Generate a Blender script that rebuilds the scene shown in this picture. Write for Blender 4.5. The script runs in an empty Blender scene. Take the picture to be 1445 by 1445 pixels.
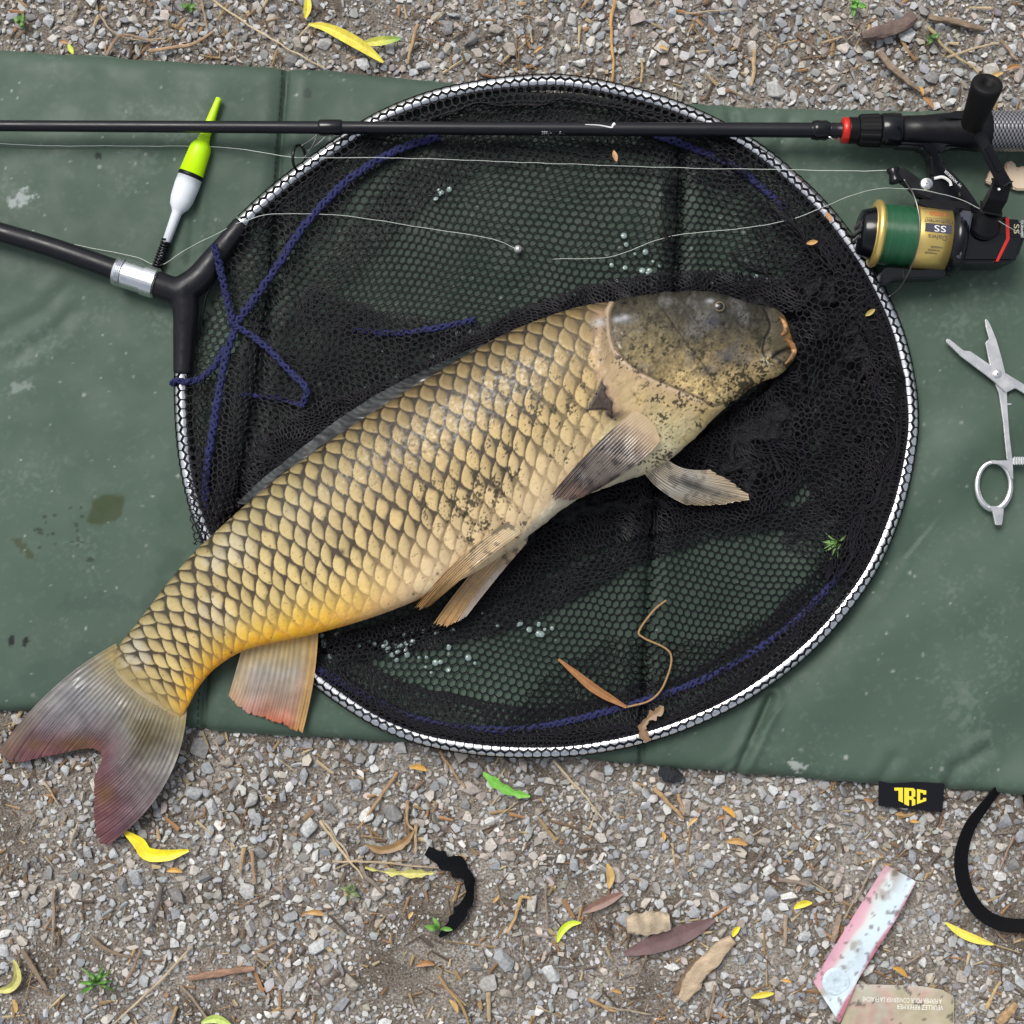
import bpy, bmesh, math, random
import numpy as np
from mathutils import Vector, Matrix
SC = bpy.context.scene
COL = SC.collection
random.seed(5); RNG = np.random.default_rng(5)

# ---------------------------------------------------------------- camera, sky, sun, exposure
CAMH = 1.35            # camera height above the gravel, metres
S = 0.0006             # metres of gravel per photograph pixel
cd = bpy.data.cameras.new('camera'); cam = bpy.data.objects.new('camera', cd); COL.objects.link(cam)
cam.location = (0, 0, CAMH); cam.rotation_euler = (0, 0, 0)
cd.sensor_width = 36; cd.sensor_fit = 'HORIZONTAL'
cd.angle = 2 * math.atan(722.5 * S / CAMH); cd.clip_start = 0.05; cd.clip_end = 200
SC.camera = cam
w = bpy.data.worlds.new('World'); SC.world = w; w.use_nodes = True
nt = w.node_tree; nt.nodes.clear()
SUN_EL, SUN_AZ = math.radians(58), math.radians(-35)      # azimuth measured from +y towards +x
sky = nt.nodes.new('ShaderNodeTexSky'); sky.sky_type = 'NISHITA'; sky.sun_disc = False
sky.sun_elevation = SUN_EL; sky.sun_rotation = SUN_AZ; sky.dust_density = 4; sky.air_density = 1.0; sky.ozone_density = 1.0
hs = nt.nodes.new('ShaderNodeHueSaturation'); hs.inputs['Saturation'].default_value = 0.38
bg = nt.nodes.new('ShaderNodeBackground'); bg.inputs['Strength'].default_value = 0.10
wo = nt.nodes.new('ShaderNodeOutputWorld')
nt.links.new(sky.outputs[0], hs.inputs['Color']); nt.links.new(hs.outputs[0], bg.inputs[0]); nt.links.new(bg.outputs[0], wo.inputs[0])
sl = bpy.data.lights.new('sun', 'SUN'); sl.energy = 1.5; sl.angle = math.radians(26); sl.color = (1, 0.97, 0.92)
sun = bpy.data.objects.new('sun', sl); COL.objects.link(sun)
sd = Vector((math.sin(SUN_AZ) * math.cos(SUN_EL), math.cos(SUN_AZ) * math.cos(SUN_EL), math.sin(SUN_EL)))
sun.rotation_euler = sd.to_track_quat('Z', 'Y').to_euler(); sun.location = sd * 3
SC.view_settings.view_transform = 'Standard'; SC.view_settings.look = 'None'
SC.view_settings.exposure = 0.55; SC.view_settings.gamma = 1; SC.view_settings.use_curve_mapping = False

# ---------------------------------------------------------------- helpers
def P(x, y, z=0.0):
    """photograph pixel + real height -> world point"""
    k = S * (CAMH - z) / CAMH
    return np.array([(x - 722.5) * k, (722.5 - y) * k, z])
def PA(x, y, z):
    x = np.asarray(x, float); y = np.asarray(y, float); z = np.broadcast_to(np.asarray(z, float), x.shape)
    k = S * (CAMH - z) / CAMH
    return np.stack([(x - 722.5) * k, (722.5 - y) * k, z], -1)
def unP(V):
    k = S * (CAMH - V[..., 2]) / CAMH
    return V[..., 0] / k + 722.5, 722.5 - V[..., 1] / k
_TB = RNG.random((256, 256))
def vnoise(x, y, seed=0):
    x = np.asarray(x, float) + seed * 17.31; y = np.asarray(y, float) + seed * 9.77
    xi = np.floor(x).astype(int); yi = np.floor(y).astype(int); fx = x - xi; fy = y - yi
    fx = fx * fx * (3 - 2 * fx); fy = fy * fy * (3 - 2 * fy)
    a = _TB[xi & 255, yi & 255]; b = _TB[(xi + 1) & 255, yi & 255]
    c = _TB[xi & 255, (yi + 1) & 255]; d = _TB[(xi + 1) & 255, (yi + 1) & 255]
    return (a * (1 - fx) + b * fx) * (1 - fy) + (c * (1 - fx) + d * fx) * fy
def fbm(x, y, sc, seed=0, oc=4):
    """0..1-ish noise; sc = feature size in px"""
    v = 0; amp = .5; tot = 0; f = 1.0 / sc
    x = np.asarray(x, float); y = np.asarray(y, float)
    for o in range(oc):
        ca, sa = math.cos(.6 + 1.9 * o), math.sin(.6 + 1.9 * o)
        v = v + amp * vnoise((x * ca - y * sa) * f, (x * sa + y * ca) * f, seed + o * 3.7); tot += amp; amp *= .5; f *= 2.03
    return v / tot
def ss(e0, e1, x):
    t = np.clip((np.asarray(x, float) - e0) / (e1 - e0), 0, 1); return t * t * (3 - 2 * t)
def inpoly(x, y, poly):
    x = np.asarray(x, float); y = np.asarray(y, float); r = np.zeros(x.shape, bool); n = len(poly)
    for i in range(n):
        x0, y0 = poly[i]; x1, y1 = poly[(i + 1) % n]
        c = ((y0 > y) != (y1 > y))
        with np.errstate(divide='ignore', invalid='ignore'):
            xx = (x1 - x0) * (y - y0) / ((y1 - y0) if y1 != y0 else 1e-9) + x0
        r ^= c & (x < xx)
    return r
def pdist(x, y, pts, closed=False):
    x = np.asarray(x, float); y = np.asarray(y, float); d = np.full(x.shape, 1e9); n = len(pts)
    for i in range(n if closed else n - 1):
        x0, y0 = pts[i]; x1, y1 = pts[(i + 1) % n]; dx, dy = x1 - x0, y1 - y0
        t = np.clip(((x - x0) * dx + (y - y0) * dy) / (dx * dx + dy * dy + 1e-12), 0, 1)
        d = np.minimum(d, np.hypot(x - x0 - t * dx, y - y0 - t * dy))
    return d
def smooth_poly(pts, n, closed=False):
    """Catmull-Rom resample (any dimension), even in arc length"""
    p = np.asarray(pts, float)
    if closed: q = np.vstack([p[-1], p, p[0], p[1]])
    else: q = np.vstack([2 * p[0] - p[1], p, 2 * p[-1] - p[-2]])
    out = []
    for i in range(1, len(q) - 2):
        t = np.linspace(0, 1, 24, endpoint=False)[:, None]
        a, b, c, d = q[i - 1], q[i], q[i + 1], q[i + 2]
        out.append(.5 * ((2 * b) + (-a + c) * t + (2 * a - 5 * b + 4 * c - d) * t ** 2 + (-a + 3 * b - 3 * c + d) * t ** 3))
    if not closed: out.append(q[-2][None])
    c = np.vstack(out)
    if closed: c = np.vstack([c, c[:1]])
    L = np.r_[0, np.cumsum(np.linalg.norm(np.diff(c, axis=0), axis=1))]
    tt = np.linspace(0, L[-1], n)
    return np.stack([np.interp(tt, L, c[:, k]) for k in range(c.shape[1])], -1)

class MB:
    """collects vertices and faces of ONE mesh"""
    def __init__(s): s.V = []; s.F = []; s.C = []; s.n = 0
    def add(s, V, F, C=None):
        V = np.asarray(V, float).reshape(-1, 3); F = [np.asarray(f, int) + s.n for f in (F if isinstance(F, list) else [F])]
        s.V.append(V); s.F += F; s.n += len(V)
        if C is not None:
            C = np.asarray(C, float)
            if C.ndim == 1: C = np.tile(C, (len(V), 1))
            s.C.append(C)
        return s
    def mesh(s, name, smooth=True):
        V = np.vstack(s.V); me = bpy.data.meshes.new(name)
        me.vertices.add(len(V)); me.vertices.foreach_set('co', V.ravel())
        fl, lt = [], []
        for f in s.F:
            if f.ndim == 1: f = f[None]
            if len(f) == 0: continue
            fl.append(f.ravel()); lt.append(np.full(len(f), f.shape[1]))
        fl = np.concatenate(fl); lt = np.concatenate(lt); st = np.r_[0, np.cumsum(lt)[:-1]]
        me.loops.add(len(fl)); me.loops.foreach_set('vertex_index', fl.astype(np.int32))
        me.polygons.add(len(lt)); me.polygons.foreach_set('loop_start', st.astype(np.int32))
        try: me.polygons.foreach_set('loop_total', lt.astype(np.int32))
        except Exception: pass
        me.polygons.foreach_set('use_smooth', np.full(len(lt), smooth))
        me.update(calc_edges=True); me.validate()
        if s.C:
            C = np.vstack(s.C); C = np.hstack([C, np.ones((len(C), 1))])
            at = me.color_attributes.new('Col', 'FLOAT_COLOR', 'POINT'); at.data.foreach_set('color', C.ravel().astype(np.float32))
        return me
    def build(s, name, mat, parent=None, smooth=True):
        o = bpy.data.objects.new(name, s.mesh(name, smooth)); COL.objects.link(o)
        if mat: o.data.materials.append(mat)
        if parent: adopt(o, parent)
        return o
def adopt(o, parent):
    o.parent = parent
    o.matrix_parent_inverse = Matrix.Translation(-Vector(parent.location)) if parent.type == 'EMPTY' else Matrix.Identity(4)
def thing(name, loc, label, cat, group=None):
    o = bpy.data.objects.new(name, None); COL.objects.link(o); o.location = [float(v) for v in loc]; o.empty_display_size = .01
    return tag(o, label, cat, group)
def tag(o, label=None, cat=None, group=None, kind=None):
    if label: o['label'] = label
    if cat: o['category'] = cat
    if group: o['group'] = group
    if kind: o['kind'] = kind
    return o
def gridF(nu, nv, wrapv=False, off=0):
    i = np.arange(nu - 1)[:, None]; j = np.arange(nv if wrapv else nv - 1)[None]
    j2 = (j + 1) % nv
    a = i * nv + j; b = i * nv + j2; c = (i + 1) * nv + j2; d = (i + 1) * nv + j
    return np.stack([a, b, c, d], -1).reshape(-1, 4) + off
def frames(p):
    T = np.gradient(p, axis=0); T /= np.linalg.norm(T, axis=1)[:, None] + 1e-12
    up = np.array([0, 0, 1.0]) if abs(T[0][2]) < .9 else np.array([0, 1.0, 0])
    N = np.zeros_like(p); n = up - T[0] * up.dot(T[0]); N[0] = n / np.linalg.norm(n)
    for i in range(1, len(p)):
        n = N[i - 1] - T[i] * N[i - 1].dot(T[i]); N[i] = n / (np.linalg.norm(n) + 1e-12)
    return T, N, np.cross(T, N)
def tube(mb, p, r, seg=10, C=None, caps=True, flat=1.0):
    """tube along world points; r radius (m) per point; flat scales the N (up) direction"""
    p = np.asarray(p, float); n = len(p); r = np.broadcast_to(np.asarray(r, float), (n,))
    T, N, B = frames(p); a = np.linspace(0, 2 * np.pi, seg, endpoint=False)
    V = p[:, None] + r[:, None, None] * (np.cos(a)[None, :, None] * N[:, None] * flat + np.sin(a)[None, :, None] * B[:, None])
    F = [gridF(n, seg, True)]
    if caps: F += [np.arange(seg)[None], (np.arange(seg)[::-1] + (n - 1) * seg)[None]]
    if C is not None:
        C = np.asarray(C, float)
        if C.ndim == 2: C = np.repeat(C, seg, axis=0)
    mb.add(V.reshape(-1, 3), F, C); return mb
def lathe(mb, prof, o, d, seg=40, C=None, rs=S):
    """profile of (t, r) in px along direction d from o"""
    o = np.asarray(o, float); d = np.asarray(d, float); d = d / np.linalg.norm(d)
    up = np.array([0, 0, 1.0]) if abs(d[2]) < .9 else np.array([1.0, 0, 0])
    n = up - d * up.dot(d); n /= np.linalg.norm(n); b = np.cross(d, n)
    pr = np.asarray(prof, float) * rs; a = np.linspace(0, 2 * np.pi, seg, endpoint=False)
    V = o + pr[:, 0, None, None] * d + pr[:, 1, None, None] * (np.cos(a)[None, :, None] * n + np.sin(a)[None, :, None] * b)
    if C is not None:
        C = np.asarray(C, float); C = np.repeat(C, seg, axis=0) if C.ndim == 2 else C
    mb.add(V.reshape(-1, 3), [gridF(len(pr), seg, True), np.arange(seg)[None], (np.arange(seg)[::-1] + (len(pr) - 1) * seg)[None]], C)
    return mb
def prism(name, pts, z0, z1, mat, parent=None, bevel=.0006, hole=None, zf=None):
    """outline (px) extruded from z0 to z1, bevelled"""
    bm = bmesh.new(); zc = z1
    vs = [bm.verts.new(P(x, y, zc) * np.array([1, 1, 0]) + np.array([0, 0, z0])) for x, y in pts]
    f = bm.faces.new(vs)
    if f.normal.z > 0: f.normal_flip()
    bm.normal_update()
    r = bmesh.ops.extrude_face_region(bm, geom=[f]); nv = [g for g in r['geom'] if isinstance(g, bmesh.types.BMVert)]
    for v in nv: v.co.z = z1
    bmesh.ops.recalc_face_normals(bm, faces=bm.faces)
    if bevel:
        bmesh.ops.bevel(bm, geom=[e for e in bm.edges], offset=bevel, segments=2, affect='EDGES', clamp_overlap=True)
    if zf:
        for v in bm.verts: v.co.z = zf(v.co, v.co.z)
    me = bpy.data.meshes.new(name); bm.to_mesh(me); bm.free()
    for p in me.polygons: p.use_smooth = False
    o = bpy.data.objects.new(name, me); COL.objects.link(o); me.materials.append(mat)
    if parent: adopt(o, parent)
    return o
def text_mesh(s, size, depth=0.0):
    cu = bpy.data.curves.new('t', 'FONT'); cu.body = s; cu.size = size; cu.extrude = depth; cu.align_x = 'CENTER'; cu.align_y = 'CENTER'; cu.resolution_u = 3
    o = bpy.data.objects.new('t', cu); COL.objects.link(o)
    dg = bpy.context.evaluated_depsgraph_get(); me = bpy.data.meshes.new_from_object(o.evaluated_get(dg))
    bpy.data.objects.remove(o); bpy.data.curves.remove(cu)
    V = np.array([v.co[:] for v in me.vertices]); F = [np.array([list(p.vertices)]) for p in me.polygons]
    bpy.data.meshes.remove(me); return V, F
# ---------------------------------------------------------------- materials
def pmat(name, color=(.5, .5, .5), attr=False, rough=.5, metal=0, spec=.5, coat=0, bump=None, var=None, rvar=None, aniso=None):
    """bump=(feature size m, strength, distance); var=(feature size m, amount); rvar=(size, lo, hi)"""
    m = bpy.data.materials.new(name); m.use_nodes = True; nt = m.node_tree; b = nt.nodes['Principled BSDF']
    N = nt.nodes.new; L = nt.links.new
    b.inputs['Roughness'].default_value = rough; b.inputs['Metallic'].default_value = metal
    b.inputs['Specular IOR Level'].default_value = spec; b.inputs['Coat Weight'].default_value = coat; b.inputs['Coat Roughness'].default_value = .12
    tc = N('ShaderNodeTexCoord')
    def noise(size, det=4):
        n = N('ShaderNodeTexNoise'); n.inputs['Scale'].default_value = 1.0 / size; n.inputs['Detail'].default_value = det
        L(tc.outputs['Object'], n.inputs['Vector']); return n
    src = None
    if attr:
        a = N('ShaderNodeAttribute'); a.attribute_name = 'Col'; src = a.outputs['Color']
    else: b.inputs['Base Color'].default_value = (*color, 1)
    if var:
        n = noise(var[0]); mr = N('ShaderNodeMapRange'); mr.inputs['From Min'].default_value = .3; mr.inputs['From Max'].default_value = .7
        mr.inputs['To Min'].default_value = 1 - var[1]; mr.inputs['To Max'].default_value = 1 + var[1]; L(n.outputs['Fac'], mr.inputs['Value'])
        mx = N('ShaderNodeVectorMath'); mx.operation = 'MULTIPLY'
        if src: L(src, mx.inputs[0])
        else: mx.inputs[0].default_value = color
        L(mr.outputs[0], mx.inputs[1]); src = mx.outputs[0]
    if src: L(src, b.inputs['Base Color'])
    if rvar:
        n = noise(rvar[0]); mr = N('ShaderNodeMapRange'); mr.inputs['From Min'].default_value = .35; mr.inputs['From Max'].default_value = .65
        mr.inputs['To Min'].default_value = rvar[1]; mr.inputs['To Max'].default_value = rvar[2]; L(n.outputs['Fac'], mr.inputs['Value']); L(mr.outputs[0], b.inputs['Roughness'])
    if bump:
        n = noise(bump[0], 5); bp = N('ShaderNodeBump'); bp.inputs['Strength'].default_value = bump[1]; bp.inputs['Distance'].default_value = bump[2]
        L(n.outputs['Fac'], bp.inputs['Height']); L(bp.outputs[0], b.inputs['Normal'])
    return m
M_BLACK = pmat('black_plastic', (.006, .006, .008), rough=.34, spec=.24, rvar=(.006, .28, .45))
M_BLACKGLOSS = pmat('black_gloss_plastic', (.004, .005, .007), rough=.16, spec=.32, coat=.08)
M_RUBBER = pmat('black_rubber', (.007, .007, .008), rough=.55, spec=.18, bump=(.0008, .3, .0003))
M_SILVER = pmat('bare_aluminium', (.82, .84, .86), rough=.3, metal=1, rvar=(.006, .18, .34))
M_STEEL = pmat('satin_steel', (.86, .86, .84), rough=.25, metal=1, var=(.012, .05), rvar=(.009, .22, .33))
M_WHITEPRINT = pmat('white_print', (.75, .75, .75), rough=.5)
# ---------------------------------------------------------------- outlines of the mat (px at mat height)
MATZ = 0.016
MAT_TOP = [(-260, 52), (-100, 60), (0, 67), (100, 74), (200, 80), (330, 88), (404, 93), (480, 98), (560, 106), (650, 116), (760, 126), (900, 138), (1030, 147), (1110, 150), (1200, 151), (1300, 153), (1445, 156), (1600, 158), (1720, 160)]
MAT_BOT = [(-260, 998), (-100, 1000), (0, 1004), (120, 1007), (200, 1016), (285, 1030), (350, 1036), (430, 1041), (520, 1047), (620, 1052), (720, 1062), (820, 1072), (905, 1081), (1000, 1089), (1100, 1096), (1240, 1108), (1340, 1115), (1445, 1123), (1600, 1132), (1720, 1140)]
MATPOLY = MAT_TOP + MAT_BOT[::-1]
# ---------------------------------------------------------------- ground: dirt sheet, pebbles, grit
def ground_material():
    m = bpy.data.materials.new('gravelly_dirt'); m.use_nodes = True; nt = m.node_tree; b = nt.nodes['Principled BSDF']; N = nt.nodes.new; L = nt.links.new
    tc = N('ShaderNodeTexCoord')
    n1 = N('ShaderNodeTexNoise'); n1.inputs['Scale'].default_value = 22; n1.inputs['Detail'].default_value = 8; L(tc.outputs['Object'], n1.inputs['Vector'])
    n2 = N('ShaderNodeTexNoise'); n2.inputs['Scale'].default_value = 520; n2.inputs['Detail'].default_value = 5; L(tc.outputs['Object'], n2.inputs['Vector'])
    r1 = N('ShaderNodeValToRGB'); e = r1.color_ramp.elements; e[0].position = .36; e[0].color = (.122, .102, .082, 1); e[1].position = .66; e[1].color = (.29, .265, .235, 1); L(n1.outputs['Fac'], r1.inputs[0])
    r2 = N('ShaderNodeValToRGB'); e = r2.color_ramp.elements; e[0].position = .33; e[0].color = (.42, .40, .38, 1); e[1].position = .7; e[1].color = (1.5, 1.48, 1.45, 1); L(n2.outputs['Fac'], r2.inputs[0])
    mx = N('ShaderNodeVectorMath'); mx.operation = 'MULTIPLY'; L(r1.outputs[0], mx.inputs[0]); L(r2.outputs[0], mx.inputs[1])
    L(mx.outputs[0], b.inputs['Base Color']); b.inputs['Roughness'].default_value = .92
    ad = N('ShaderNodeMath'); ad.operation = 'MULTIPLY_ADD'; ad.inputs[1].default_value = .6; L(n1.outputs['Fac'], ad.inputs[2]); L(n2.outputs['Fac'], ad.inputs[0])
    bp = N('ShaderNodeBump'); bp.inputs['Strength'].default_value = .9; bp.inputs['Distance'].default_value = .003; L(ad.outputs[0], bp.inputs['Height']); L(bp.outputs[0], b.inputs['Normal'])
    return m
def gz(x, y):  # ground height at px
    return (fbm(x, y, 160, 3, 3) - .5) * .006 + (fbm(x, y, 26, 9, 3) - .5) * .0024
M_DIRT = ground_material()
nx = 300; gx = np.linspace(-420, 1865, nx)
X, Y = np.meshgrid(gx, gx, indexing='ij'); fade = ss(0, 150, np.minimum.reduce([X + 420, 1865 - X, Y + 420, 1865 - Y]))
Z = gz(X, Y) * fade
mb = MB(); mb.add(np.stack([(X - 722.5) * S, (722.5 - Y) * S, Z], -1).reshape(-1, 3), gridF(nx, nx)[:, ::-1])
e0 = 1142.5 * S; R = 60.0   # flat skirt out to the horizon, butted to the fine patch
c = [(-e0, -e0, 0), (e0, -e0, 0), (e0, e0, 0), (-e0, e0, 0), (-R, -R, 0), (R, -R, 0), (R, R, 0), (-R, R, 0)]
mb.add(c, np.array([[4, 5, 1, 0], [5, 6, 2, 1], [6, 7, 3, 2], [7, 4, 0, 3]]))
ground = mb.build('ground', M_DIRT); tag(ground, 'grey gravel and brown dirt ground', kind='structure')

def stone_protos(n, npts, seed):
    rs = np.random.default_rng(seed); out = []
    for k in range(n):
        p = rs.normal(size=(npts, 3)); p /= np.linalg.norm(p, axis=1)[:, None]
        p = np.sign(p) * np.abs(p) ** .75
        p *= np.array([1.0, rs.uniform(.58, .98), rs.uniform(.4, .7)]) * rs.uniform(.86, 1.1, (npts, 1)); p[:, 0] += .25 * p[:, 1] * rs.normal()
        bm = bmesh.new(); [bm.verts.new(q) for q in p]
        h = bmesh.ops.convex_hull(bm, input=bm.verts)
        bmesh.ops.delete(bm, geom=[g for g in h['geom_interior'] if isinstance(g, bmesh.types.BMVert)], context='VERTS')
        bmesh.ops.recalc_face_normals(bm, faces=bm.faces); bm.verts.index_update()
        out.append((np.array([v.co[:] for v in bm.verts]), np.array([[v.index for v in f.verts] for f in bm.faces]))); bm.free()
    return out
def round_protos(n, seed):
    """bevelled, subdivided hulls for the big pebbles"""
    out = []
    for V, F in stone_protos(n, 13, seed):
        bm = bmesh.new(); vs = [bm.verts.new(q) for q in V]
        for f in F: bm.faces.new([vs[i] for i in f])
        bmesh.ops.dissolve_limit(bm, angle_limit=.25, verts=bm.verts, edges=bm.edges)
        bmesh.ops.bevel(bm, geom=list(bm.edges), offset=.09, segments=1, affect='EDGES', clamp_overlap=True)
        me = bpy.data.meshes.new('pebble'); bm.to_mesh(me); bm.free()
        for p in me.polygons: p.use_smooth = False
        out.append(me)
    return out
STONECOL = np.array([(.37, .38, .39), (.43, .44, .44), (.50, .50, .485), (.34, .33, .315), (.44, .40, .345), (.39, .345, .31), (.25, .245, .24), (.56, .555, .53), (.31, .32, .335), (.46, .43, .39)])
def stone_color(rs, n):
    c = STONECOL[rs.choice(len(STONECOL), n, p=[.16, .16, .12, .12, .1, .08, .07, .05, .08, .06])]
    return np.clip(c * rs.uniform(.66, 1.2, (n, 1)) + rs.normal(0, .006, (n, 3)), .03, .8)
def big_stone_mat():
    m = pmat('pebble_stone', (.4, .4, .4), rough=.82, bump=(.0011, .5, .0006)); nt = m.node_tree; b = nt.nodes['Principled BSDF']; N = nt.nodes.new; L = nt.links.new
    oi = N('ShaderNodeObjectInfo'); rp = N('ShaderNodeValToRGB'); rp.color_ramp.interpolation = 'CONSTANT'
    e = rp.color_ramp.elements; cs = STONECOL * np.linspace(.8, 1.25, 10)[[3, 7, 1, 9, 0, 5, 2, 8, 4, 6]][:, None]
    while len(e) < len(cs): e.new(.5)
    for i, q in enumerate(cs): e[i].position = i / len(cs); e[i].color = (*q, 1)
    L(oi.outputs['Random'], rp.inputs[0])
    tc = N('ShaderNodeTexCoord'); ns = N('ShaderNodeTexNoise'); ns.inputs['Scale'].default_value = 3.0; ns.inputs['Detail'].default_value = 6; L(tc.outputs['Object'], ns.inputs['Vector'])
    mr = N('ShaderNodeMapRange'); mr.inputs['From Min'].default_value = .3; mr.inputs['From Max'].default_value = .7; mr.inputs['To Min'].default_value = .74; mr.inputs['To Max'].default_value = 1.2; L(ns.outputs['Fac'], mr.inputs[0])
    mu = N('ShaderNodeVectorMath'); mu.operation = 'MULTIPLY'; L(rp.outputs[0], mu.inputs[0]); L(mr.outputs[0], mu.inputs[1]); L(mu.outputs[0], b.inputs['Base Color'])
    return m
M_PEB = big_stone_mat()
M_GRAVEL = pmat('gravel_stone', attr=True, rough=.85, var=(.0022, .14))
rs = np.random.default_rng(11)
W0, W1 = -170, 1615
occ = np.zeros((W1 - W0, W1 - W0), bool)
xx, yy = np.meshgrid(np.arange(W0, W1) + .5, np.arange(W0, W1) + .5, indexing='ij')
occ |= inpoly(xx, yy, MATPOLY) & (pdist(xx, yy, MATPOLY, True) > 7)
bare = fbm(xx, yy, 120, 21, 3)      # bare dirt patches where it is low
for (bx, by, br) in [(70, 1215, 80), (720, 1230, 70), (830, 1265, 50), (600, 1390, 60), (330, 1230, 40), (560, 30, 40), (1290, 1350, 50)]:
    bare = bare - .28 * np.exp(-((xx - bx) ** 2 + (yy - by) ** 2) / br ** 2)
bare = bare + .05 - .04 * ss(600, 700, yy)
big_list, small_list = [], []
KILL = []
def try_put(x, y, r, tight):
    ix, iy = int(x - W0), int(y - W0); k = max(1, int(r * tight)); g_ = 16
    if ix < g_ or iy < g_ or ix + g_ >= occ.shape[0] or iy + g_ >= occ.shape[0]: return False
    if occ[ix, iy] or occ[ix - k, iy] or occ[ix + k, iy] or occ[ix, iy - k] or occ[ix, iy + k]: return False
    q = max(1, int(r * .92)); sub = occ[ix - q:ix + q + 1, iy - q:iy + q + 1]; g = np.arange(-q, q + 1)
    sub |= (g[:, None] ** 2 + g[None] ** 2) <= q * q
    return True
for (r0, r1, n, tight, need) in [(10, 15, 420, 1.0, .42), (7, 10, 3000, 1.0, .40), (5, 7, 12000, .95, .37), (3.4, 5, 26000, .9, .34), (2.2, 3.4, 42000, .8, .22)]:
    pts = rs.uniform(W0, W1, (n, 2)); rad = rs.uniform(r0, r1, n)
    for (x, y), r in zip(pts, rad):
        b = bare[min(int(x - W0), 1784), min(int(y - W0), 1784)]
        if b < need + rs.uniform(-.07, .05): continue
        if try_put(x, y, r, tight):
            inside = -5 < x < 1450 and -5 < y < 1450
            (big_list if (r >= 8.3 and inside) else small_list).append((x, y, r))
big_list.sort(key=lambda t: -t[2])
small_list += big_list[270:]; big_list = big_list[:270]
protoB = round_protos(10, 3)
for me in protoB: me.materials.append(M_PEB)
for i, (x, y, r) in enumerate(big_list):
    o = bpy.data.objects.new('pebble', protoB[i % 10]); COL.objects.link(o)
    r *= S * 1.12; o.scale = (r, r, r * rs.uniform(.8, 1.1)); o.rotation_euler = (rs.normal(0, .18), rs.normal(0, .18), rs.uniform(0, 6.28))
    o.location = ((x - 722.5) * S, (722.5 - y) * S, float(gz(x, y)) + r * .28); o.parent = ground
protoS = stone_protos(26, 15, 8); protoT = stone_protos(10, 8, 4)
def scatter(name, lst, protos, cols, zfac, parent=None):
    mb = MB(); lst = np.array(lst); n = len(lst); zg = gz(lst[:, 0], lst[:, 1]); kind = rs.integers(0, len(protos), n)
    for k, (V, F) in enumerate(protos):
        ids = np.where(kind == k)[0]; m = len(ids)
        if not m: continue
        a = rs.uniform(0, 6.283, m); tx, ty = rs.normal(0, .28, m), rs.normal(0, .28, m); r = lst[ids, 2] * S * 1.14
        x, y, z = V[:, 0][None], V[:, 1][None], V[:, 2][None]
        z2 = z + tx[:, None] * x + ty[:, None] * y
        X = (np.cos(a)[:, None] * x - np.sin(a)[:, None] * y) * r[:, None] + ((lst[ids, 0] - 722.5) * S)[:, None]
        Y = (np.sin(a)[:, None] * x + np.cos(a)[:, None] * y) * r[:, None] + ((722.5 - lst[ids, 1]) * S)[:, None]
        Z = z2 * r[:, None] + (zg[ids] + r * zfac)[:, None]
        nv = V.shape[0]
        mb.add(np.stack([X, Y, Z], -1).reshape(-1, 3), (F[None] + (np.arange(m) * nv)[:, None, None]).reshape(-1, 3), np.repeat(cols[ids], nv, axis=0))
    o = mb.build(name, M_GRAVEL, None, smooth=False); o['kind'] = 'stuff'; o.parent = ground
    return o
scatter('gravel', small_list, protoS, stone_color(rs, len(small_list)), .3)
# sand-sized grit over everything
n = 52000; pts = rs.uniform(W0, W1, (n, 2)); keep = ~(inpoly(pts[:, 0], pts[:, 1], MATPOLY) & (pdist(pts[:, 0], pts[:, 1], MATPOLY, True) > 6)); pts = pts[keep]
lst = np.c_[pts, rs.uniform(.7, 2.0, len(pts))]
gc = stone_color(rs, len(lst)) * rs.uniform(.6, 1.15, (len(lst), 1))
scatter('grit', lst, protoT, gc, .5)
# chaff: tiny straw, bark crumbs
n = 4600; pts = rs.uniform(W0, W1, (n * 2, 2)); keep = ~inpoly(pts[:, 0], pts[:, 1], MATPOLY); pts = pts[keep][:n]
dens = fbm(pts[:, 0], pts[:, 1], 90, 31, 3); pts = pts[(dens > .47) | (rs.random(len(pts)) < .25)]
mb = MB(); m = len(pts); Lh = rs.gamma(1.8, 3.2, m) + 2.2; wd = rs.gamma(3, .38, m) + .35; a = rs.uniform(0, 6.283, m)
cc = np.array([(.34, .23, .11), (.22, .14, .08), (.13, .085, .055), (.42, .33, .19), (.30, .16, .07), (.09, .065, .05)])[rs.integers(0, 6, m)] * rs.uniform(.7, 1.2, (m, 1))
dx, dy = np.cos(a), np.sin(a); z0 = gz(pts[:, 0], pts[:, 1]) + rs.uniform(.0012, .0042, m); tl = rs.normal(0, .0009, m)
def crn(sa, sb, zz):
    x = pts[:, 0] + dx * Lh * sa - dy * wd * sb; y = pts[:, 1] + dy * Lh * sa + dx * wd * sb
    return np.stack([(x - 722.5) * S, (722.5 - y) * S, z0 + zz + tl * sa], -1)
V = np.stack([crn(-1, -1, 0), crn(-1, 1, 0), crn(1, .6, 0), crn(1, -.6, 0), crn(-1, 0, .0007), crn(1, 0, .0006)], 1).reshape(-1, 3)
F = np.array([[0, 4, 5, 3], [4, 1, 2, 5]]); mb.add(V, (F[None] + (np.arange(m) * 6)[:, None, None]).reshape(-1, 4), np.repeat(cc, 6, axis=0))
mb.add(*[V, np.array([[0, 3, 2, 1]])[None].repeat(m, 0).reshape(-1, 4) + np.repeat(np.arange(m) * 6, 1)[:, None]], np.repeat(cc, 6, axis=0))
M_PLANT = pmat('dry_plant', attr=True, rough=.75, var=(.0015, .18))
o = mb.build('chaff', M_PLANT, None, smooth=False); o['kind'] = 'stuff'; o.parent = ground
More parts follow.
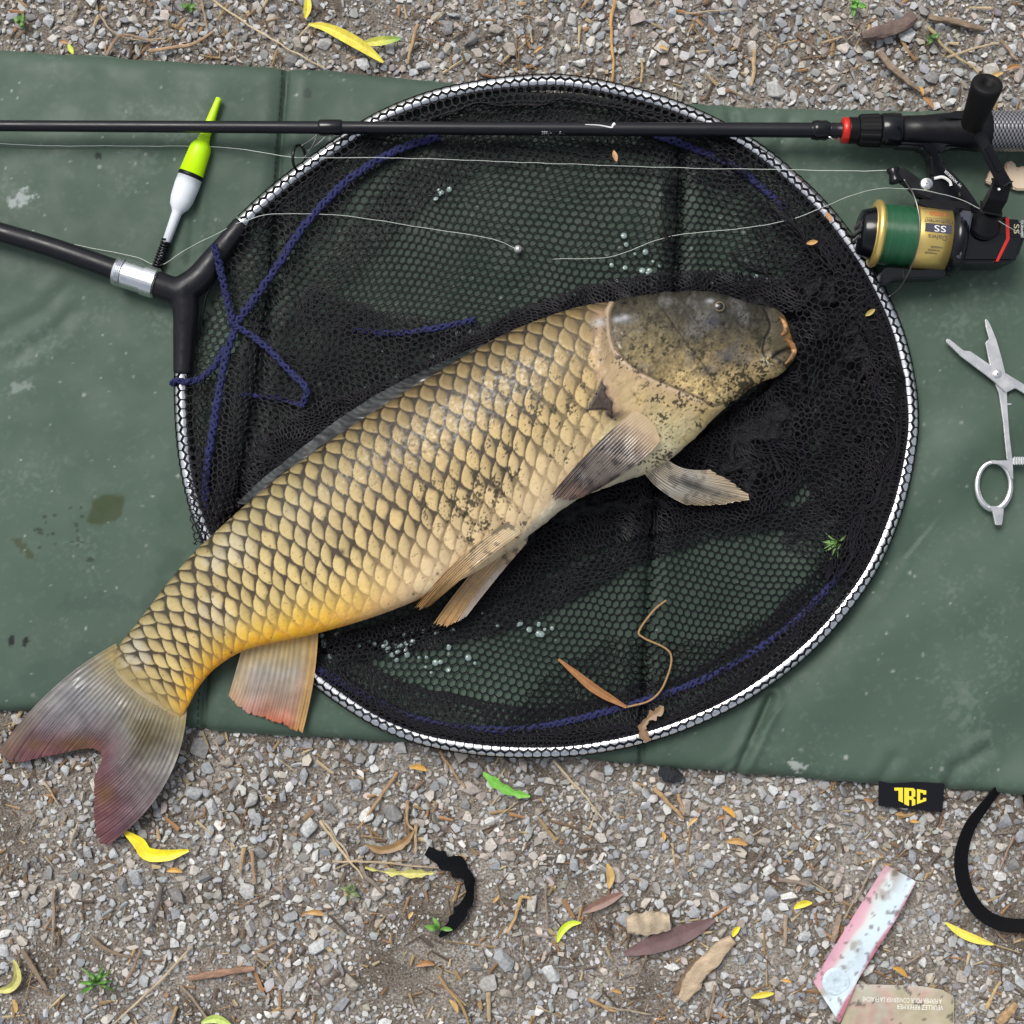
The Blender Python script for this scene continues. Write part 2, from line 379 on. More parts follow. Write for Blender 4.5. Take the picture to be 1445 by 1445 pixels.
# ---------------------------------------------------------------- unhooking mat
def interp_edge(pts, x):
    p = np.array(pts); return np.interp(x, p[:, 0], p[:, 1])
SEAMS = [[(404, 80), (402, 130), (396, 200), (392, 260), (380, 420), (350, 620), (318, 820), (290, 960), (284, 1040)],
         [(962, 120), (962, 200), (957, 330), (948, 480), (932, 640), (918, 780), (912, 880), (908, 980), (906, 1095)]]
def mat_z(x, y):
    """height of the mat's upper face (m) at px"""
    t = interp_edge(MAT_TOP, x); b = interp_edge(MAT_BOT, x); e = np.minimum(y - t, b - y)
    z = MATZ - .0075 * np.exp(-np.clip(e, 0, None) / 7.0) - .0015 * np.exp(-np.clip(e, 0, None) / 30.0)
    for s in SEAMS:
        d = pdist(x, y, s); z = z - .0046 * np.exp(-(d / 3.6) ** 2) - .002 * np.exp(-(d / 13.0) ** 2) + .0013 * np.exp(-((d - 24) / 14.0) ** 2)
    z = z + (fbm(x, y, 190, 41, 3) - .5) * .005 + (fbm(x, y, 45, 43, 2) - .5) * .0007
    # soft diagonal creases on the right panel
    R_ = ss(1000, 1160, x) * ss(420, 640, y)
    q = (x * .62 + y * .78) + 26 * (fbm(x, y, 150, 47, 2) - .5) * 2
    z = z + R_ * .0042 * (np.sin(q / 23.0) * .6 + np.sin(q / 41.0 + 1.1)) * (.35 + .65 * fbm(x, y, 200, 48, 2) * 1.3)
    d = pdist(x, y, [(1275, 790), (1200, 880), (1110, 985)]); sgn = np.where((x - 1275) * (985 - 790) - (y - 790) * (1110 - 1275) > 0, 1, -1)
    z = z + .0042 * ss(-14, 14, sgn * d) * .7 * np.exp(-(d / 95) ** 2) * ss(700, 790, y)
    for (pp, dep, wd) in [([(1088, 985), (1066, 1035), (1040, 1092)], .0042, 5.5), ([(1020, 1090), (1050, 1060)], .0012, 5),
                          ([(1030, 150), (1036, 190), (1026, 235)], .002, 6), ([(1120, 152), (1100, 215), (1110, 250)], .0012, 8), ([(0, 470), (60, 440), (95, 405)], .0008, 9), ([(20, 505), (75, 470), (100, 440)], .0008, 9),
                          ([(275, 240), (272, 330), (268, 370)], .0013, 6), ([(1340, 1116), (1350, 1085), (1395, 1060)], .002, 8), ([(1240, 1108), (1262, 1070)], .0013, 8)]:
        d = pdist(x, y, pp); z = z - dep * np.exp(-(d / wd) ** 2) + dep * .55 * np.exp(-((d - wd * 2.3) / (wd * 1.2)) ** 2)
    return z
def mat_col(x, y):
    base = np.array([.058, .092, .068])
    n = fbm(x, y, 210, 51, 3)[..., None]; c = base * (.86 + .34 * n)
    dusty = ss(.5, .8, fbm(x, y, 60, 53, 4))[..., None]; c = c * (1 - .07 * dusty) + np.array([.17, .2, .17]) * .07 * dusty
    fine = ss(.62, .8, fbm(x, y, 9, 55, 3))[..., None]; c = c + fine * .012
    # faint streaky scuffs
    st = ss(.60, .78, fbm(x, y, 5, 57, 3) * .5 + fbm(x, y, 70, 58, 3) * .5)[..., None]; c = c + st * np.array([.03, .034, .031])
    def spot(cx, cy, rx, ry, col, k, ang=0, rough=.5, seed=1):
        ca, sa = math.cos(ang), math.sin(ang); u = ((x - cx) * ca + (y - cy) * sa) / rx; v = (-(x - cx) * sa + (y - cy) * ca) / ry
        m = (ss(1.15, .7, np.hypot(u, v) + rough * (fbm(x, y, max(3, min(rx, ry) * .9), 60 + seed, 3) - .5) * 2) * k)[..., None]
        return m, np.array(col)
    L_ = []
    L_.append(spot(150, 718, 29, 18, (.035, .05, .018), .85, -.5)); L_.append(spot(33, 772, 22, 6, (.04, .048, .02), .8, .75, .7, 2))
    L_.append(spot(30, 282, 16, 10, (.40, .44, .44), .6, -.7, 1.6, 3)); L_.append(spot(28, 546, 14, 9, (.26, .3, .28), .45, 0, 1.2, 4))
    L_.append(spot(140, 852, 55, 14, (.045, .075, .058), .55, .05, .8, 5)); L_.append(spot(90, 950, 70, 32, (.05, .083, .064), .6, -.4, .9, 6))
    L_.append(spot(245, 690, 22, 70, (.045, .075, .057), .5, .1, .7, 7)); L_.append(spot(230, 850, 26, 60, (.04, .07, .054), .6, .35, .7, 8))
    for (a_, b_) in [(16, 905), (36, 905)]: L_.append(spot(a_, b_, 4.5, 8, (.006, .008, .008), .95, .2, .5, a_))
    L_.append(spot(139, 220, 5, 5, (.008, .012, .01), .9)); L_.append(spot(434, 132, 8, 7, (.03, .045, .035), .8)); L_.append(spot(128, 790, 5, 4, (.02, .03, .02), .8))
    L_.append(spot(1375, 1045, 22, 16, (.14, .18, .15), .3, .3, 2.4, 9)); L_.append(spot(1352, 990, 15, 18, (.14, .18, .15), .3, .3, 2.4, 10)); L_.append(spot(1125, 1080, 12, 6, (.4, .43, .41), .7, .5, 1.6, 11))
    L_.append(spot(775, 590, 505, 455, (.027, .046, .035), .85, 0, .22, 12))  # wet mat inside the hoop, with the strands' shade painted into its colour
    rs_ = np.random.default_rng(77)
    for i in range(26):
        L_.append(spot(50 + rs_.uniform(0, 75), 775 - (rs_.uniform(0, 60)), 2.6, 2.2, (.02, .03, .02), .75, 0, .4, i))
    for m, k in L_: c = c * (1 - m) + k * m
    # white specks of dried splash
    for i in range(620):
        cx, cy = rs_.uniform(-20, 1460), rs_.uniform(100, 1100); r = rs_.gamma(1.3, .5) + .5
        i0, i1 = np.searchsorted(x[:, 0], [cx - 8, cx + 8])
        sub = slice(i0, i1); yy_ = y[sub]; d = np.hypot((x[sub] - cx), (yy_ - cy) * rs_.uniform(.6, 1.5)); m = (ss(r + 1.2, r * .4, d) * rs_.uniform(.1, .6))[..., None]
        c[sub] = c[sub] * (1 - m) + np.array([.45, .48, .45]) * m
    return c
nu, nv = 720, 430
xs = np.linspace(-255, 1715, nu); T_ = np.linspace(0, 1, nv)
XM = np.repeat(xs[:, None], nv, 1); top = interp_edge(MAT_TOP, xs)[:, None]; bot = interp_edge(MAT_BOT, xs)[:, None]
wob = (fbm(xs[:, None], 0 * xs[:, None], 38, 61, 3) - .5) * 7
YM = (top + wob) + (bot + wob * .8 - top - wob) * T_[None]
ZM = mat_z(XM, YM); CM = mat_col(XM, YM)
Vt = PA(XM, YM, MATZ); Vt[..., 2] = ZM
mb = MB(); mb.add(Vt.reshape(-1, 3), gridF(nu, nv)[:, ::-1], CM.reshape(-1, 3))
# side skirts down to the gravel
for row in (0, nv - 1):
    a = Vt[:, row]; b = a.copy(); b[:, 2] = .003; b[:, 1] += (-.0015 if row == 0 else .0015)
    V = np.stack([a, b], 1).reshape(-1, 3); F = gridF(nu, 2); F = F if row == 0 else F[:, ::-1]
    mb.add(V, F, np.repeat(CM[:, row], 2, axis=0))
M_PVC = pmat('green_pvc', attr=True, rough=.6, rvar=(.03, .46, .68), bump=(.0016, .12, .0004), spec=.24)
MATT = thing('unhooking_mat', P(722, 600, .004), 'large dark green padded fishing mat lying on the gravel', 'mat')
mb.build('pad', M_PVC, MATT)
# stitching along the seams
M_THREAD = pmat('thread', (.02, .03, .024), rough=.8)
for s in SEAMS:
    mb = MB(); off = smooth_poly(s, 200)
    for i in range(2, 198, 2):
        a, b = off[i], off[i + 1]; d = (b - a); nrm = np.array([-d[1], d[0]]) / (np.hypot(*d) + 1e-9) * 6
        p = np.linspace(a + nrm, a + nrm + d * 1.3, 4); z = mat_z(p[:, 0], p[:, 1]) + np.array([0, .0005, .0005, 0])
        tube(mb, PA(p[:, 0], p[:, 1], z), .0005, 5)
    o = mb.build('seam_stitching', M_THREAD, MATT); o['kind'] = 'stuff'
# brand tag sewn under the edge
M_TAG = pmat('black_woven_tag', (.006, .0065, .01), rough=.7, spec=.15, bump=(.0006, .3, .0003)); M_YEL = pmat('yellow_print', (.78, .62, .03), rough=.55)
tg = prism('brand_tag', [(1240, 1100), (1333, 1106), (1330, 1146), (1240, 1137)], .0095, .0107, M_TAG, MATT, bevel=.0002)
mb = MB()
def poly_on(mb, pts, z):
    V = np.array([P(x, y, z) for x, y in pts]); bm = bmesh.new(); f = bm.faces.new([bm.verts.new(v) for v in V]); bm.normal_update()
    if f.normal.z < 0: f.normal_flip()
    bmesh.ops.triangulate(bm, faces=bm.faces); bm.verts.index_update()
    mb.add(np.array([v.co[:] for v in bm.verts]), np.array([[v.index for v in f.verts] for f in bm.faces])); bm.free()
def logo(u, v): return (1262 + u * 45 + v * 0, 1111 + v * 26 + u * 2.0)
J = [(.0, .02), (.27, .0), (.27, .82), (.13, .72), (.13, .17), (.0, .17)]
Rr = [(.31, .0), (.60, .0), (.66, .1), (.66, .44), (.58, .52), (.66, .62), (.66, .9), (.55, .97), (.55, .66), (.46, .62), (.46, .98), (.31, .88)]
Rr2 = [(.46, .16), (.54, .16), (.54, .44), (.46, .44)]
Cc = [(.71, .04), (1.0, .1), (1.0, .32), (.9, .32), (.9, .24), (.81, .22), (.81, .64), (.9, .6), (.9, .5), (1.0, .5), (1.0, .66), (.71, .86)]
for g in (J, Rr, Cc): poly_on(mb, [logo(*q) for q in g], .01105)
o = mb.build('logo_print', M_YEL, tg, smooth=False)
mb = MB(); poly_on(mb, [logo(*q) for q in Rr2], .0113); mb.build('letter_counter', M_TAG, tg, smooth=False)
# ---------------------------------------------------------------- the carp
# dorsal and ventral outline points (px) at stations from snout to tail, half thickness (px)
ST = [((1108, 463), (1122, 496), 9), ((1103, 447), (1117, 508), 18), ((1084, 435), (1098, 527), 27), ((1052, 429), (1062, 544), 39), ((1003, 415), (1010, 588), 53),
      ((940, 415), (962, 635), 65), ((880, 424), (916, 666), 76), ((820, 433), (866, 684), 80), ((760, 452), (812, 706), 82), ((700, 478), (762, 744), 82),
      ((640, 513), (706, 786), 81), ((580, 549), (655, 816), 79), ((520, 586), (600, 842), 75), ((460, 627), (540, 866), 70), ((400, 669), (480, 885), 63),
      ((350, 710), (430, 898), 55), ((300, 755), (380, 908), 46), ((260, 795), (340, 920), 39), ((220, 845), (304, 943), 32), ((190, 884), (280, 970), 25),
      ((166, 914), (266, 996), 18), ((160, 940), (256, 1012), 11), ((166, 962), (246, 1014), 5)]
NU = 1050
D = smooth_poly([s[0] for s in ST], 400); 
par = np.linspace(0, 1, len(ST)); 
arr = np.array([[*s[0], *s[1], s[2]] for s in ST], float)
C5 = smooth_poly(arr, NU)                                  # even along the body
Dp, Vp, TH = C5[:, :2], C5[:, 2:4], C5[:, 4] * .86
mid = (Dp + Vp) / 2; AL = np.r_[0, np.cumsum(np.hypot(*np.diff(mid, axis=0).T))]
ph = np.concatenate([np.linspace(0, np.pi, 330), np.linspace(np.pi, 2 * np.pi, 72)[1:-1]]); NP = len(ph); NUP = 330
cw = np.cos(ph); sw = np.sign(np.sin(ph)) * np.abs(np.sin(ph)) ** .74
FZ = .0195 + TH * S * .97                                   # mid-plane height
hd = (Dp - Vp) / 2
PX = mid[:, None] + hd[:, None] * cw[None, :, None]
Zf = FZ[:, None] + TH[:, None] * S * sw[None]
V = PA(PX[..., 0], PX[..., 1], FZ[:, None]); V[..., 2] = Zf
upv = V[:, :NUP]
qx, qy = unP(upv)                                           # where each upper vertex shows in the picture
f = (ph[:NUP] / np.pi)[None] * np.ones((NU, 1)); A = AL[:, None] * np.ones((1, NUP))
# --- scale lattice
colsp = np.interp(AL, [0, 300, 600, 900, 1150], [29, 29, 28, 25, 19]); acol = np.cumsum(np.gradient(AL) / colsp)
nrow = np.interp(AL, [0, 300, 500, 800, 1000, 1150], [12.5, 13, 13, 11, 8.6, 7.2])
half = np.hypot(*hd.T)[:, None]; rowpx = np.interp(AL, [0, 300, 700, 1000, 1150], [18.5, 18, 17.3, 15.2, 13])[:, None]
a = acol[:, None] + .9 * np.sin(f * np.pi) - .2; b = -(.62 * cw[None, :NUP] + .38 * (1 - 2 * f)) * half / rowpx + .13
a = a + .10 * (fbm(qx, qy, 60, 71, 2) - .5); b = b + .12 * (fbm(qx, qy, 60, 73, 2) - .5)
j0 = np.floor(b).astype(int); best = np.full(a.shape, 1e9); bn = np.ones(a.shape); bid = np.zeros(a.shape); cand = []
RA, RB = .80, 1.10
for dj in (-1, 0, 1, 2):
    j = j0 + dj; odd = (j & 1) * .5; i0 = np.floor(a - odd).astype(int)
    for di in (-1, 0, 1, 2):
        i = i0 + di; h1 = _TB[(i * 7 + 3) & 255, (j * 13 + 5) & 255] - .5; h2 = _TB[(i * 11 + 8) & 255, (j * 5 + 50) & 255] - .5
        ca = i + odd + .10 * h1; cb = j + .10 * h2
        da = (a - ca) / RA; db = np.abs(b - cb) / RB
        n_ = (np.abs(da) ** 1.65 + db ** 1.65) ** (1 / 1.65)
        cand.append((ca, n_)); hit = (n_ < 1) & (ca < best)
        best = np.where(hit, ca, best); bn = np.where(hit, n_, bn); bid = np.where(hit, h1 + .5, bid)
m1 = np.full(a.shape, 9.0); m2 = np.full(a.shape, 9.0)
for ca, n_ in cand:
    e_ = np.where((ca < best - .05) & (n_ >= 1), n_ - 1, 9.0); m2 = np.minimum(m2, np.maximum(m1, e_)); m1 = np.minimum(m1, e_)
wn = .75 + .5 * fbm(qx, qy, 22, 70, 2); dark = np.clip(1.15 * np.exp(-(m1 / (.115 * wn)) ** 1.4), 0, 1) * .95 + 2.4 * np.exp(-((m1 + m2) / (.60 * wn)) ** 1.7)
lift = np.clip((a - best) / RA, -1, 1)                       # -1 at the covered root, 1 at the free rim
relief = (.35 + .65 * (lift * .5 + .5)) - .5 * ss(.86, 1.0, bn) * (lift > 0)
del cand
# --- masks
NOSC = [(872, 380), (868, 424), (850, 450), (845, 500), (853, 545), (868, 582), (835, 640), (785, 700), (742, 752), (700, 800), (760, 900), (1250, 900), (1250, 380)]
ins = inpoly(qx, qy, NOSC); dn = pdist(qx, qy, NOSC, True); sgd = np.where(ins, -dn, dn); scm = ss(-3, 5, sgd)
scm = scm * ss(1.0, .985, A / AL[-1])
belly = ss(.78, .97, f + .05 * (fbm(qx, qy, 60, 75, 3) - .5)); tailw = ss(620, 1050, A)
strength = np.interp(f, [0, .12, .5, .68, .8, .9, 1], [.9, 1, 1, .62, .32, .12, .04]); strength = np.maximum(strength, tailw * np.interp(f, [0, .6, .8, .92, 1], [1, 1, .75, .3, .05]))
strength = strength * (.75 + .5 * fbm(qx, qy, 90, 76, 3)) * np.clip(.62 + ss(860, 620, qx) * .5, 0, 1)
OP = smooth_poly([(872, 418), (862, 437), (862, 462), (866, 484), (877, 502), (902, 523), (930, 537), (962, 551), (992, 564), (1008, 574), (1040, 566)], 60)
dOP = pdist(qx, qy, OP[::2])
OPpoly = [tuple(p) for p in OP] + [(1200, 560), (1200, 360), (872, 360)]
head = inpoly(qx, qy, OPpoly)
PRE = smooth_poly([(935, 436), (950, 458), (970, 487), (990, 512), (1003, 532), (1006, 548)], 40); dPRE = pdist(qx, qy, PRE[::2])
MAX = smooth_poly([(1079, 436), (1086, 452), (1086, 466), (1079, 480), (1077, 499), (1090, 512)], 30); dMAX = pdist(qx, qy, MAX[::2])
GAPE = smooth_poly([(1124, 489), (1108, 494), (1094, 502), (1088, 510)], 20); dGAPE = pdist(qx, qy, GAPE)
# --- relief (px)
disp = scm * (relief * .34 - .18) * np.interp(f, [0, .05, .8, 1], [.5, 1, .8, .2])
disp = disp + np.where(head, 2.0 * ss(0, 10, dOP), 0) - 1.6 * np.exp(-(dOP / 2.2) ** 2)
disp = disp - .8 * np.exp(-(dPRE / 1.8) ** 2) - 2.6 * np.exp(-(dMAX / 2.4) ** 2) - 4.0 * np.exp(-(dGAPE / 3.2) ** 2)
disp = disp + 1.2 * ss(2, 12, dMAX) * ss(1080, 1092, qx) * (1 - ss(0, 9, dGAPE) * 0)
disp = disp + 4.5 * np.exp(-(((qx - 1006) / 19) ** 2 + ((qy - 434) / 13) ** 2)) - 1.8 * np.exp(-(((qx - 1021) / 4) ** 2 + ((qy - 458) / 4) ** 2))
disp = disp + ((fbm(qx, qy, 16, 81, 3) - .5) * 2.4 + (fbm(qx, qy, 5, 80, 2) - .5) * .9) * (1 - scm) + (fbm(qx, qy, 4, 82, 2) - .5) * .5
CL = [(852, 448), (848, 500), (856, 545), (872, 578), (900, 582)]; dCL = pdist(qx, qy, CL)
disp = disp + 1.6 * np.exp(-(dCL / 9) ** 2) * (~head)
disp = disp * np.interp(TH, [4, 14, 30], [.25, .7, 1])[:, None] * S
# --- colour
def mixc(c, m, k): m = np.clip(m, 0, 1)[..., None]; return c * (1 - m) + np.asarray(k) * m
def lerpcol(t, stops): ts = [s[0] for s in stops]; return np.stack([np.interp(t, ts, [s[1][k] for s in stops]) for k in range(3)], -1)
base = lerpcol(f + .06 * (fbm(qx, qy, 80, 84, 3) - .5), [(0, (.085, .06, .026)), (.15, (.17, .12, .05)), (.28, (.26, .19, .08)), (.4, (.36, .275, .13)), (.52, (.43, .34, .175)), (.66, (.52, .425, .265)), (.82, (.65, .535, .375)), (1, (.68, .56, .41))])
btail = lerpcol(f, [(0, (.16, .12, .05)), (.2, (.33, .27, .12)), (.48, (.46, .385, .20)), (.64, (.53, .43, .19)), (.76, (.64, .44, .07)), (.86, (.78, .40, .012)), (1, (.80, .34, .006))])
tw = ss(560, 800, A + 60 * (fbm(qx, qy, 50, 85, 3) - .5))[..., None]; c = base * (1 - tw) + btail * tw
c = mixc(c, ss(.93, 1, f) * ss(420, 560, A) * ss(760, 640, A) * .6, (.78, .45, .27))
cool = ss(.52, .7, fbm(qx, qy, 42, 86, 3)) * tailw * ss(.1, .3, f) * ss(.75, .55, f); c = mixc(c, cool * .45, (.55, .56, .55))
c = c * (1 + scm[..., None] * (.30 * (bid - .5)[..., None])) * (.92 + .16 * fbm(qx, qy, 5, 87, 2)[..., None])
palerim = scm * ss(.72, .9, bn) * (lift > 0) * (1 - ss(.97, 1, bn)); c = mixc(c, palerim * .12, (.62, .52, .31))  # slightly paler band along each scale's free edge
dk = np.clip(dark, 0, 1) * scm * np.clip(strength * 1.15, 0, 1)
c = mixc(c, np.clip(dk, 0, .97), lerpcol(f, [(0, (.022, .017, .011)), (.6, (.045, .034, .026)), (1, (.30, .17, .09))]))
c = mixc(c, ss(.955, .995, A / AL[-1] + .01 * (fbm(qx, qy, 10, 77, 2) - .5)) * .8, (.30, .24, .11))
# scaleless breast, gill band
ns = 1 - scm
breast = lerpcol(ss(560, 690, qy), [(0, (.46, .35, .18)), (.4, (.62, .54, .31)), (1, (.66, .58, .41))]) * (.80 + .4 * fbm(qx, qy, 28, 88, 4))[..., None]
yel = ss(.5, .75, fbm(qx, qy, 34, 89, 3))[..., None]; breast = breast * (1 - .35 * yel) + np.array([.68, .48, .15]) * .35 * yel
nsb = ns * ss(1150, 1000, A) 
c = c * (1 - nsb[..., None]) + breast * nsb[..., None]
gb = np.exp(-(dCL / 13) ** 2) * (~head) * ss(600, 560, qy); c = mixc(c, gb * .75, (.40, .27, .17))
gb2 = np.exp(-((dOP - 9) / 10) ** 2) * (~head) * ss(470, 510, qy) * ss(1010, 960, qx); c = mixc(c, gb2 * .55, (.52, .36, .21))
up_ = nsb * ss(575, 500, qy) * (~head); c = mixc(c, up_ * .8, lerpcol(ss(430, 560, qy), [(0, (.12, .09, .055)), (.4, (.23, .165, .09)), (1, (.40, .29, .16))]))
# head
hc = lerpcol((qy - 415) / (590 - 415) + .16 * (fbm(qx, qy, 40, 91, 4) - .5) - .0009 * (960 - qx) * (qx < 960), [(0, (.026, .024, .019)), (.22, (.042, .038, .028)), (.38, (.10, .082, .046)), (.55, (.24, .18, .088)), (.72, (.46, .34, .155)), (.85, (.58, .44, .21)), (1, (.62, .52, .30))])
cheek = np.exp(-(((qx - 905) / 48) ** 2 + ((qy - 490) / 42) ** 2)); hc = mixc(hc, cheek * .5, (.27, .21, .10))
grey = ss(.5, .68, fbm(qx, qy, 26, 92, 3)) * ss(.75, .45, (qy - 415) / 175); hc = mixc(hc, grey * .5, (.12, .115, .11))
mott = (fbm(qx, qy, 8, 93, 4) * .55 + fbm(qx, qy, 2.6, 90, 2) * .45)[..., None]; hc = hc * np.clip(-.15 + 2.3 * mott, .2, 2)
hc = mixc(hc, np.exp(-(((qx - 1026) / 15) ** 2 + ((qy - 504) / 10) ** 2)) * .8, (.07, .066, .07)); hc = mixc(hc, np.exp(-(((qx - 1000) / 15) ** 2 + ((qy - 522) / 11) ** 2)) * .7, (.085, .08, .085))
hc = mixc(hc, np.exp(-(((qx - 1006) / 17) ** 2 + ((qy - 434) / 12) ** 2)) * .8, (.085, .085, .07)); hc = mixc(hc, np.exp(-(((qx - 1004) / 9) ** 2 + ((qy - 455) / 7) ** 2)) * .8, (.05, .052, .075))
hc = mixc(hc, np.exp(-(((qx - 1086) / 12) ** 2 + ((qy - 508) / 7) ** 2)) * .9, (.80, .74, .55))
lipz = ss(1082, 1094, qx); hc = mixc(hc, lipz * .75, (.09, .075, .045)); lip = ss(1102, 1109, qx + .1 * (470 - qy) * (qy < 470) - .30 * (qy - 470) * (qy > 470) + 4 * (fbm(qx, qy, 9, 99, 2) - .5)) ; hc = mixc(hc, lip * .5 * (.5 + .5 * fbm(qx, qy, 12, 94, 2)), (.58, .27, .07))
hc = mixc(hc, ss(1060, 1100, qx) * ss(515, 527, qy) * .7, (.62, .47, .22))
c = np.where(head[..., None], hc, c * np.array([1.12, 1.04, .90]) ** (scm * ss(.15, .5, f))[..., None] * (1 + .14 * (ss(.55, .85, f) * (1 - .6 * tailw)))[..., None])
c = mixc(c, np.exp(-(dOP / 2.0) ** 2) * .85 * ss(1020, 1000, qx), (.10, .065, .045)); c = mixc(c, np.exp(-((dOP - 4) / 2.5) ** 2) * (~head) * .5 * ss(1000, 980, qx), (.62, .48, .36))
c = mixc(c, np.exp(-(dPRE / 1.3) ** 2) * .8, (.03, .022, .015)); c = mixc(c, np.exp(-(dMAX / 1.7) ** 2) * .9, (.012, .01, .008)); c = mixc(c, np.exp(-(dGAPE / 3.0) ** 2) * .95, (.012, .008, .006))
c = mixc(c, np.exp(-(((qx - 1021) / 3.2) ** 2 + ((qy - 458) / 4) ** 2)) * .95, (.008, .008, .008))
# wet glints painted into the skin colour at gill and brow, wound behind the pectoral root, dirt
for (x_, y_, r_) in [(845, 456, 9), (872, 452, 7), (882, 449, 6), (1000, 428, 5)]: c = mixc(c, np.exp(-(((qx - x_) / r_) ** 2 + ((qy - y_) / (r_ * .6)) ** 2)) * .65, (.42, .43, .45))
WD = [(850, 537), (858, 560), (866, 590), (850, 575), (826, 579), (842, 556)]
wqx = qx + 9 * (fbm(qx, qy, 9, 131, 3) - .5); wqy = qy + 12 * (fbm(qx, qy, 9, 133, 3) - .5); dw = pdist(wqx, wqy, WD, True); wi = inpoly(wqx, wqy, WD); c = mixc(c, np.where(wi, 1, np.exp(-(dw / 3.0) ** 2)) * .93, np.array([.022, .015, .017]) * (.4 + 1.6 * fbm(qx, qy, 6, 135, 3))[..., None])
c = mixc(c, np.exp(-(((qx - 868) / 16) ** 2 + ((qy - 586) / 10) ** 2)) * .85, (.05, .028, .026)); disp = disp + np.where(wi, .0014, 0)
mud = ss(.60, .66, fbm(qx, qy, 5.0, 95, 3)) ; 
zone = np.zeros(qx.shape)
for (x_, y_, rx_, ry_, k_) in [(655, 700, 55, 45, .95), (690, 650, 60, 60, .5), (760, 560, 110, 70, .42), (1050, 540, 60, 26, 1.1), (1000, 555, 90, 34, .7), (1060, 470, 50, 40, .6), (900, 640, 70, 40, .55), (960, 600, 70, 40, .4), (880, 490, 60, 50, .5), (800, 640, 30, 14, .8), (560, 640, 160, 80, .22), (940, 470, 90, 50, .5), (690, 740, 50, 30, .7), (1095, 500, 26, 22, .8)]:
    zone = np.maximum(zone, k_ * np.exp(-(((qx - x_) / rx_) ** 2 + ((qy - y_) / ry_) ** 2)))
mm = ss(.655 - .15 * zone, .70 - .15 * zone, fbm(qx, qy, 2.6, 96, 2) * .52 + fbm(qx, qy, 11, 98, 3) * .48) * ss(.1, .3, zone); c = mixc(c, mm * .9, (.028, .024, .014))
tiny = ss(.80, .84, fbm(qx, qy, 3.2, 97, 2)) * .55; c = mixc(c, tiny, (.05, .04, .02))
rs = np.random.default_rng(4)
for i in range(34):
    s_ = rs.integers(120, 900); t_ = rs.uniform(.2, .9); k_ = int(t_ * NUP); x_, y_ = qx[s_, k_], qy[s_, k_]; r_ = rs.gamma(2, .8) + .8
    c = mixc(c, np.exp(-((qx - x_) ** 2 + (qy - y_) ** 2) / r_ ** 2) * .85, (.03, .022, .014))
# --- assemble one closed skin (the lower flank mirrors the upper one)
Nrm = np.cross(np.gradient(V, axis=1), np.gradient(V, axis=0)); Nrm /= np.linalg.norm(Nrm, axis=2)[..., None] + 1e-12
cen = np.stack([mid[:, 0] * 0, mid[:, 0] * 0], -1)
outw = V - np.concatenate([PA(mid[:, 0], mid[:, 1], FZ)], -1)[:, None]; sg = np.sign((Nrm * outw).sum(-1)); Nrm *= np.where(sg == 0, 1, sg)[..., None]
low = np.clip(np.round((2 * np.pi - ph[NUP:]) / np.pi * (NUP - 1)).astype(int), 0, NUP - 1)
dispF = np.concatenate([disp, disp[:, low]], 1); colF = np.concatenate([c, c[:, low]], 1)
V = V + Nrm * dispF[..., None]
V[..., 2] = np.maximum(V[..., 2], .0188)
mb = MB(); mb.add(V.reshape(-1, 3), [gridF(NU, NP, True), np.arange(NP)[None], (np.arange(NP)[::-1] + (NU - 1) * NP)[None]], np.clip(colF, .004, .9).reshape(-1, 3))
M_FISH = pmat('wet_carp_skin', attr=True, rough=.44, rvar=(.0035, .26, .66), spec=.34, coat=.07)
M_FISH.node_tree.nodes['Principled BSDF'].inputs['Coat Roughness'].default_value = .2
CARP = thing('common_carp', P(640, 650, .019), 'large golden common carp with dark edged scales lying in the net', 'fish')
mb.build('body', M_FISH, CARP)
# eye
def fish_top(x, y):
    k = np.argmin((qx - x) ** 2 + (qy - y) ** 2); return V[:, :NUP].reshape(-1, 3)[k]
ez = fish_top(1012, 436)
M_EYE = pmat('eye', attr=True, rough=.2, coat=.2, spec=.45)
mb = MB(); th = np.linspace(0, np.pi * .62, 14); r_ = 8.2 * S
prof = [(math.cos(t) * 9.0 * .5, max(math.sin(t) * 9.0, .01)) for t in th]
rad = np.array([p[1] for p in prof]); ec = np.where(rad[:, None] < 5.2, [[.006, .008, .014]], np.where(rad[:, None] < 6.3, [[.26, .19, .08]], [[.03, .028, .022]]))
lathe(mb, [(-a_, b_) for a_, b_ in prof], ez + np.array([0, 0, -.0004]), (.0, -.12, -1), 24, ec)
eye = mb.build('eye', M_EYE, CARP)
